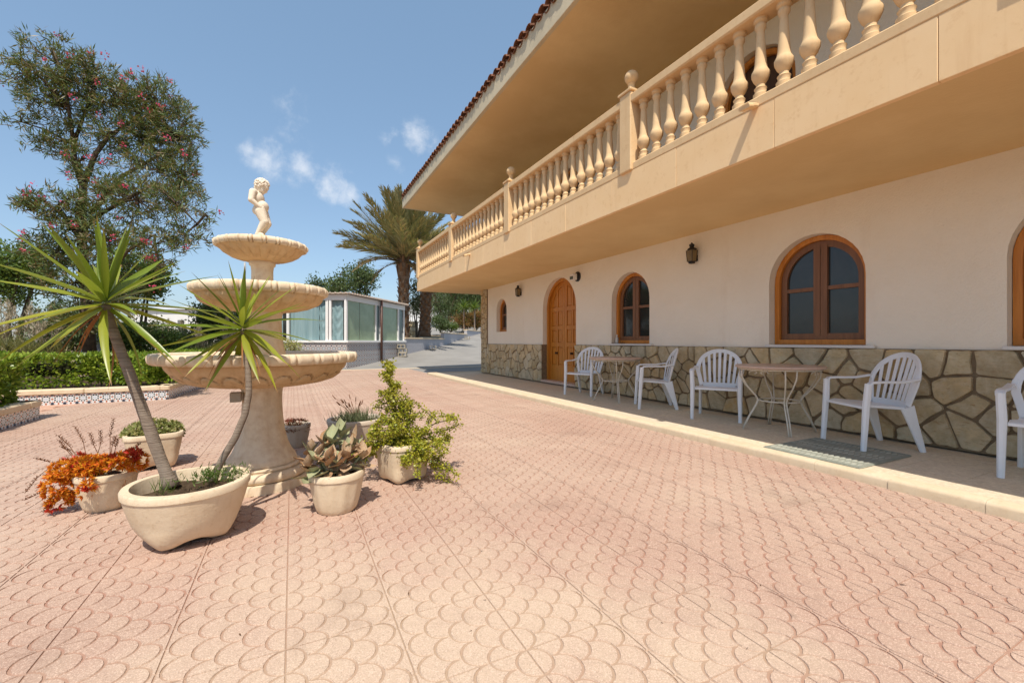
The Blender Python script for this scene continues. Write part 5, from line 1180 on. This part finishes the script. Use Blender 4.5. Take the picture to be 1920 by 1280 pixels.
# ------------------------------------------------------------------ sunroom
PS0, P1, P2 = Vector((1.88 - 3.3 * .894, 17.86 + 3.3 * .447, 0)), Vector((1.88, 17.86, 0)), Vector((5.1, 22.1, 0)); ZS = 1.07; ZR = 2.93
sr = empty('sunroom', 'glazed sunroom on a patterned tile wall with teal curtains and panes painted with reflected greenery', 'sunroom', P1)
def wall_run(a, b, splits, fills, zr0, zr1):
    """one glazed side: tiled base wall, sill, white frames, panes or curtains"""
    d = (b - a); L = d.length; rz = math.atan2(d.y, d.x); la = a - P1
    m = MB(); m.box((0, 0, -.3), (L, .18, ZS - .05)); m.build('tiled_base', M_AZULW, sr, loc=la, rz=rz); m = MB(); m.cbox((-.03, -.05, ZS - .05), (L + .03, .22, ZS + .04), .01); m.build('sill', M_WHITEM, sr, loc=la, rz=rz)
    zt = lambda x: zr0 + (zr1 - zr0) * x / L - .16
    fr = MB()
    def bar(x0, x1): fr.add([(x0, .03, ZS + .04), (x1, .03, ZS + .04), (x1, .12, ZS + .04), (x0, .12, ZS + .04), (x0, .03, zt(x0)), (x1, .03, zt(x1)), (x1, .12, zt(x1)), (x0, .12, zt(x0))], [(0, 1, 5, 4), (1, 2, 6, 5), (3, 0, 4, 7), (2, 3, 7, 6), (4, 5, 6, 7)])
    for s, wd in splits: bar(s * L, s * L + wd)
    fr.add([(0, .02, zt(0) - .1), (L, .02, zt(L) - .1), (L, .02, zt(L) + .115), (0, .02, zt(0) + .115), (0, .13, zt(0) - .1), (L, .13, zt(L) - .1), (L, .13, zt(L) + .115), (0, .13, zt(0) + .115)], [(0, 1, 2, 3), (7, 6, 5, 4), (0, 4, 5, 1), (3, 2, 6, 7)])
    fo_ = fr.build('window_frame', M_WHITEM, sr, loc=la, rz=rz)
    for (s0, s1, mm, kind) in fills:
        x0, x1 = s0 * L, s1 * L; q = MB()
        if kind == 'c':
            k = int((x1 - x0) / .05); vs = []
            for i in range(k + 1):
                x = x0 + (x1 - x0) * i / k; yy = .15 + .022 * math.sin(i * 1.3) + .01 * math.sin(i * 3.1); vs += [(x, yy, ZS + .05), (x, yy + .008 * math.sin(i), (ZS + zt(x)) / 2), (x, yy, zt(x) - .08)]
            q.add(vs, [(3 * i + j, 3 * i + 3 + j, 3 * i + 4 + j, 3 * i + 1 + j) for i in range(k) for j in range(2)]); q.build('curtain', mm, fo_, True)
        elif kind == 's':     # swagged curtain: folds that hang in curves
            k = 14; vs = []
            for j in range(k + 1):
                for i in range(k + 1):
                    u, v = i / k, j / k; sag = .35 * (1 - (2 * u - 1) ** 2); vs.append((x0 + (x1 - x0) * u, .16 + .03 * math.sin((v + sag) * 26 + u), ZS + .05 + (zt(x0) - .1 - ZS) * v))
            q.add(vs, [(j * 15 + i, j * 15 + i + 1, (j + 1) * 15 + i + 1, (j + 1) * 15 + i) for i in range(k) for j in range(k)]); q.build('curtain', mm, fo_, True)
        else: q.add([(x0, .09, ZS + .04), (x1, .09, ZS + .04), (x1, .09, zt(x1) - .08), (x0, .09, zt(x0) - .08)], [(0, 1, 2, 3)]); q.build('pane', mm, fo_)
    return la, rz, L
wall_run(PS0, P1, [(0, .08), (.29, .09), (.745, .1), (.785, .09), (.965, .1)], [(.0, .24, M_CURT, 'c'), (.24, .30, M_GLASS, 'g'), (.32, .66, M_CURT, 'c'), (.66, .75, M_CURT, 's'), (.80, .95, M_CURT, 's'), (.945, .98, M_GLASS, 'g')], ZR - .02, ZR)
wall_run(P1, P2, [(0, .10), (.44, .07), (.52, .06), (.86, .1), (.98, .08)], [(.02, .20, M_GLASSG, 'g'), (.204, .44, M_GLASSG, 'g'), (.45, .53, M_GLASSD, 'g'), (.53, .86, M_GLASSG, 'g'), (.87, .985, M_GLASSD, 'g')], ZR, ZR - .03)
m = MB(); o3 = P1; dl = (PS0 - P1).normalized(); dr_ = (P2 - P1).normalized(); nl_ = Vector((-dl.y, dl.x, 0)); nl_ = nl_ if nl_.y < 0 else -nl_; nr_ = Vector((dr_.y, -dr_.x, 0))
fl_, fr_, bk_ = PS0 - P1 + nl_ * .12, P2 - P1 + nr_ * .12 + dr_ * .15, (PS0 + P2) / 2 - P1 + Vector((0, 4, 0)); fc_ = nl_ * .1 + nr_ * .1
zz = lambda p, z: (p.x, p.y, z); pl4 = [fl_, fc_, fr_, fr_ + Vector((-1.5, 4, 0)), fl_ + Vector((1.4, 4, 0))]; zb = [ZR - .05, ZR - .03, ZR - .06, ZR + .25, ZR + .25]
m.add([zz(p, z) for p, z in zip(pl4, zb)] + [zz(p, z + .045) for p, z in zip(pl4, zb)], [(4, 3, 2, 1, 0), (5, 6, 7, 8, 9)] + [(i, (i + 1) % 5, (i + 1) % 5 + 5, i + 5) for i in range(5)]); m.build('roof', simple('roof_sheet', (.56, .46, .38), .7, .2, .12, 5), sr)
cor = MB()
for (a, b) in ((fl_, fc_), (fc_, fr_)):
    n = int((b - a).length / .19)
    for i in range(n): q = a.lerp(b, (i + .5) / n); z = ZR + .04; dv = Vector((0, 1, 0)) * .5 + (b - a).normalized() * .0; cor.tube([q + Vector((0, 0, z - .035)) - dv * .06, q + dv + Vector((0, 0, z - .02))], .036, 6)
cor.build('roof_edge_ribs', MATS['roof_sheet'], sr)
q = P1.lerp(P2, .50) - P1 + nr_ * .07; m = MB(); m.tube([zz(q, -.1), zz(q, ZR)], .055, 8); m.build('downpipe', M_BROWNP, sr, True)
m = MB(); i1 = P1.lerp(P2, .06) - P1 - nr_ * 1.2; i2 = P2 - P1 - nr_ * 1.2; i0 = PS0 - P1 - nl_ * 1.0; m.add([zz(i0, 0), zz(i1, 0), zz(i1, ZR), zz(i0, ZR)], [(0, 1, 2, 3)]); m.add([zz(i1, 0), zz(i2, 0), zz(i2, ZR), zz(i1, ZR)], [(0, 1, 2, 3)]); m.build('inner_wall', M_WALKG, sr)

# ------------------------------------------------------------------ garden wall along the drive, raised bed
WP = [(5.1, 22.1), (8.4, 26.0), (11.8, 31.0), (14.8, 35.0), (22, 43)]; ZT = [1.27, 1.64, 1.98, 2.2]
gw = empty('garden_wall', 'pale stepped garden wall along the climbing drive', 'wall', (WP[0][0], WP[0][1], 0)); o3 = Vector((WP[0][0], WP[0][1], 0))
for (a, b, z) in zip(WP[:-1], WP[1:], ZT):
    a, b = Vector((*a, 0)) - o3, Vector((*b, 0)) - o3; L = (b - a).length; rz = math.atan2(b.y - a.y, b.x - a.x); m = MB(); m.box((0, 0, -.2), (L, .22, z - .07)); m.build('wall_segment', simple('grey_tiles', (.42, .41, .43), .6, .3, .1, 14), gw, loc=a, rz=rz); m = MB(); m.cbox((-.02, -.04, z - .07), (L + .02, .26, z), .01); m.build('coping', M_KERB, gw, loc=a, rz=rz)
m = MB(); vs = []; fs = []
for (a, z) in zip(WP, [ZT[0]] + ZT): vs += [(a[0] - .03, a[1] + .08, z - .075), (a[0] - 3, a[1] + 6, z + .1), (a[0] - 9, a[1] + 30, z + .9)]
for i in range(4): fs += [(3 * i, 3 * i + 3, 3 * i + 4, 3 * i + 1), (3 * i + 1, 3 * i + 4, 3 * i + 5, 3 * i + 2)]
m.add(vs, fs); tag(m.build('raised_bed', M_EARTH, smooth=True), kind='structure')
def cinder(label, p, rz, group):
    m = MB(); L, W, H = .4, .2, .2; m.box((0, 0, 0), (L, .035, H)); m.box((0, W - .035, 0), (L, W, H))
    for x in (0, .1825, .365): m.box((x, .0352, .001), (x + .035, W - .0352, H - .001))
    me = m.mesh('cinder_block', M_BLOCK); o = link('cinder_block', me, None, p); o.rotation_euler = (R(90), 0, rz); return tag(o, label, 'cinder block', group)
cp = at(757, 664, 21.3); zb = ramp(cp.y); cg = 'concrete blocks beside the garden wall'
c0 = Vector((cp.x - .22, cp.y + .05, zb)); cinder('lowest concrete block of the small stack by the sunroom', c0, -TH, cg); cinder('right block of the middle row in the stack by the sunroom', c0 + Vector((.02, -.02, .2)), -TH + .06, cg); cinder('topmost concrete block of the stack by the sunroom', c0 + Vector((-.04, 0, .4)), -TH - .05, cg)
for (px, d, lab) in ((806, 24.6, 'single concrete block on the drive, at the foot of the wall'), (872, 31.5, 'farther single concrete block up the drive')): q = at(px, 640, d); cinder(lab, (q.x - .05, q.y, ramp(q.y)), -TH + .2, cg)

# ------------------------------------------------------------------ palms
def frond_mesh(L, arch_, name, m, dens=46, w_=.5):
    pts = []; V = []
    for i in range(25): f = i / 24; pts.append(Vector((L * f * (1 - .12 * arch_ * f), 0, -arch_ * L * .42 * f ** 2.2)))
    for i in range(dens):
        f = .10 + .9 * i / dens; k = f * 24; j = min(23, int(k)); p = pts[j].lerp(pts[j + 1], k - j); t = (pts[j + 1] - pts[j]).normalized(); ll = w_ * (.55 + .6 * math.sin(math.pi * min(1, f * .92 + .1))) * (1 if f < .85 else .75)
        for s in (-1, 1):
            d = (t * rnd.uniform(.9, 1.25) + Vector((0, s * rnd.uniform(.30, .68), rnd.uniform(.0, .55)))).normalized(); sd = t.cross(d).normalized() * .0 + d.cross(Vector((0, 0, 1))).normalized() * .0075
            V.append([p, p + d * ll * .5 + sd, p + d * ll + Vector((0, 0, -.10 * ll)), p + d * ll * .5 - sd])
    for i in range(24):
        a, b = pts[i], pts[i + 1]; wv = .03 * (1 - i / 28); V.append([a + Vector((0, -wv, 0)), a + Vector((0, wv, 0)), b + Vector((0, wv * .95, 0)), b + Vector((0, -wv * .95, 0))]); V.append([a, a + Vector((0, 0, -wv * .8)), b + Vector((0, 0, -wv * .8)), b])
    return quads_mesh(name, np.array([[tuple(q) for q in v] for v in V]), m)
FR = [frond_mesh(1, a, 'frond', M_FROND, 88, .19) for a in (.15, .35, .6)]; FD = frond_mesh(1, 1.1, 'dry_frond', M_FRONDD, 64, .15)
def palm(label, base, top, rad, L, n, el_lo, el_hi, seed, boots=90, ndry=6):
    rr = random.Random(seed); t = empty('palm_tree', label, 'palm', base); b = Vector(base); h = Vector(top) - b; m = MB(); k = 14
    m.tube([h * (i / k) for i in range(k + 1)], [rad * (1.25 if i == 0 else 1 + .05 * rr.uniform(-1, 1)) * (1.15 if i > k - 3 else 1) for i in range(k + 1)], 16); m.build('trunk', M_PTRUNK, t, True)
    bt_ = MB(); nb_ = boots
    for i in range(nb_):
        f = i / nb_; a = i * 2.39996; c = h * (.03 + .97 * f); rd = rad * (1 if f < .8 else 1.1); o_ = Vector((math.cos(a), math.sin(a), 0)); s_ = Vector((-math.sin(a), math.cos(a), 0)); q0 = c + o_ * rd * .92; ww = .13 * rad / .36; l = .30 * rad / .36 * (1 if f < .75 else 2.6)
        bt_.add([q0 - s_ * ww, q0 + s_ * ww, q0 + s_ * ww * .55 + o_ * .10 + Vector((0, 0, l)), q0 - s_ * ww * .55 + o_ * .10 + Vector((0, 0, l)), q0 + o_ * .13 + Vector((0, 0, l * .9))], [(0, 1, 2, 3), (0, 4, 3), (1, 2, 4), (0, 1, 4), (2, 3, 4)])
    bt_.build('leaf_bases', M_PBOOT, t)
    for i in range(n):
        f = (i + .5) / n; el = R(el_hi + (el_lo - el_hi) * f ** .85 + rr.uniform(-6, 6)); az = i * 2.39996 + rr.uniform(-.2, .2); d = Vector((math.cos(el) * math.cos(az), math.cos(el) * math.sin(az), math.sin(el))); y_ = Vector((0, 0, 1)).cross(d).normalized(); l = L * rr.uniform(.85, 1.1)
        o = link('frond', FR[0 if el > R(60) else rr.choice((0, 1)) if el > R(30) else rr.choice((1, 2))], t); o.matrix_local = Matrix.Translation(h + d * rad * .4) @ Matrix((d, y_, d.cross(y_))).transposed().to_4x4() @ Matrix.Rotation(rr.uniform(-.5, .5), 4, 'X') @ Matrix.Scale(l, 4)
    for i in range(ndry):
        el = R(rr.uniform(-5, 20)); az = rr.uniform(0, 6.28) if i else R(175) + TH; d = Vector((math.cos(el) * math.cos(az), math.cos(el) * math.sin(az), math.sin(el))); y_ = Vector((0, 0, 1)).cross(d).normalized(); o = link('dry_frond', FD, t); o.matrix_local = Matrix.Translation(h - Vector((0, 0, .2))) @ Matrix((d, y_, d.cross(y_))).transposed().to_4x4() @ Matrix.Scale(L * rr.uniform(.7, .95), 4)
    return t
b = at(757, 640, 24); palm('tall date palm with upswept fronds behind the sunroom', (b.x, b.y, .4), at(757, 487, 24), .29, 3.7, 62, 14, 88, 3)
b = at(797, 628, 27); palm('palm with a rough brown trunk beside the garden wall, its top behind the balcony', (b.x, b.y, b.z - .1), at(800, 500, 27), .31, 2.6, 30, 10, 85, 6, 110, 3)
bush('bushy_tree', 'sparse dark tree behind the sunroom roof', 670, 525, 29, 58, 38, 330, 15, .17, M_DARKG, 'tree', .3, .12, seed=21, shell=.3); bush('bushy_tree', 'low dark tree behind the left of the sunroom roof', 612, 545, 30, 35, 22, 160, 14, .17, M_DARKG, 'tree', .3, .09, seed=22)
bush('weeping_tree', 'weeping pepper tree left of the stone pillar, above the drive', 835, 565, 42, 42, 55, 420, 20, .24, M_PEPPER, 'tree', 2.5, .2, W=.22, up=-.9, droop=.3, seed=23); bush('weeping_tree', 'weeping pepper tree hanging right behind the stone pillar', 892, 560, 44, 40, 60, 420, 20, .25, M_PEPPER, 'tree', 2.5, .2, W=.22, up=-.9, droop=.3, seed=24)
bush('weeping_tree', 'dark weeping tree farther back between the pepper trees', 865, 550, 52, 50, 62, 380, 18, .3, M_DARKG, 'tree', 2.5, .25, W=.3, up=-.7, droop=.2, seed=25)
bush('flowering_bush', 'rust orange bush on the raised bed above the drive', 868, 600, 37, 32, 17, 260, 14, .14, M_BOUG, 'bush', 1.9, seed=26); bush('flowering_bush', 'mixed orange and green bush nearest the stone pillar', 893, 598, 38, 22, 18, 220, 14, .14, M_BOUG, 'bush', 2.0, seed=27); bush('shrub', 'dark green bush left of the rust orange bushes', 826, 606, 33, 18, 14, 170, 14, .13, M_DARKG, 'shrub', 1.7, seed=28); bush('shrub', 'low green bush beside the coping of the garden wall', 846, 612, 34, 14, 8, 120, 12, .11, M_GREEN, 'shrub', 1.8, seed=29)
bush('bushy_tree', 'thin dark tree between the two palms', 782, 560, 29, 16, 45, 120, 12, .16, M_GREYG, 'tree', .6, .09, seed=30, shell=.2)
AG = leaf_blade(1, .11, 'leaf', M_GREEN, .12)
for (px, lab) in ((870, 'spiky green yucca plant on the raised bed, the left of two'), (890, 'spiky green yucca plant on the raised bed, the right of two')):
    c = at(px, 578, 36); t = empty('yucca', lab, 'yucca', (c.x, c.y, 2.0), group='far yuccas on the raised bed'); z = c.z - 2.0; m = MB(); m.tube([(0, 0, 0), (0, 0, z)], .07, 8); m.build('trunk', M_YTRUNK, t); rr = random.Random(px)
    for i in range(34):
        el = R(80 - 100 * i / 34); az = i * 2.4; d = Vector((math.cos(el) * math.cos(az), math.cos(el) * math.sin(az), math.sin(el))); y_ = Vector((0, 0, 1)).cross(d).normalized(); o = link('leaf', AG, t); o.matrix_local = Matrix.Translation((0, 0, z)) @ Matrix((d, y_, d.cross(y_))).transposed().to_4x4() @ Matrix.Scale(rr.uniform(.85, 1.1), 4)
# white house and stone gate pier beyond the wall
c = at(776, 590, 40); t = empty('white_house', 'small white arched house front half hidden between the palms', 'building', (c.x, c.y, 1.2), -TH); m = MB(); m.add([(x, 0, z) for x, z in [(-1.3, 0), (1.3, 0), (1.3, 1.6)] + [(1.3 * math.cos(a), 1.6 + .75 * math.sin(a)) for a in np.linspace(0, math.pi, 12)[1:-1]] + [(-1.3, 1.6)]] , [tuple(range(14 - 1))][:0] or [tuple(range(14))]); vsn = len(m.v)
m.add([(x, 3, z) for (x, y, z) in m.v[:14]], []); m.f += [(i, (i + 1) % 14, (i + 1) % 14 + 14, i + 14) for i in range(14)]; m.mi += [0] * 14; m.build('wall', M_WARE, t); m = MB(); m.box((-.5, -.03, .0), (.3, -.004, 1.1)); m.build('doorway', M_BROWNP, t)
c = at(772, 612, 30); t = empty('gate_pier', 'rubble stone gate pier with iron bars beside the palm trunk', 'gate pier', (c.x, c.y, .9), -TH); m = MB(); m.box((-.33, 0, 0), (.33, .5, 1.45)); m.build('pier', M_MORTAR, t); m = MB(); m.cbox((-.4, -.06, 1.45), (.4, .56, 1.56), .02); m.build('cap', M_KERB, t); m = MB()
for i in range(5): m.tube([(-.3 + .15 * i, .2, 1.56), (-.3 + .15 * i, .2, 2.3)], .015, 5)
m.tube([(-.32, .2, 1.9), (.32, .2, 1.9)], .015, 5); m.build('iron_bars', M_IRON, t)
rr = random.Random(4)
for j in range(5):
    for i in range(3): m = MB(); x = -.32 + i * .215; z = .03 + j * .285; m.cbox((x, -.03, z), (x + .19 + rr.uniform(0, .015), .002, z + .255), .015); m.build('stone', M_STONE, t)

# dry leaves and twigs blown over the paving
n = 260; P = np.c_[rng.uniform(-4, 3.7, n), rng.uniform(.9, 11, n), np.full(n, .004)]; P[:60, 0] = rng.normal(-.2, 1.0, 60); P[:60, 1] = rng.normal(4.2, .9, 60); D = rng.normal(size=(n, 3)) * (1, 1, .08); V = leaves(P, D, .012 + .03 * rng.random(n) ** 2, .006); V[..., 2] = np.clip(V[..., 2], .003, .012)
tag(leafobj('leaf_litter', V, simple('litter', (.16, .085, .04), .9, .1, .3), None), 'scattered dry leaf bits on the paving', 'litter', kind='stuff')
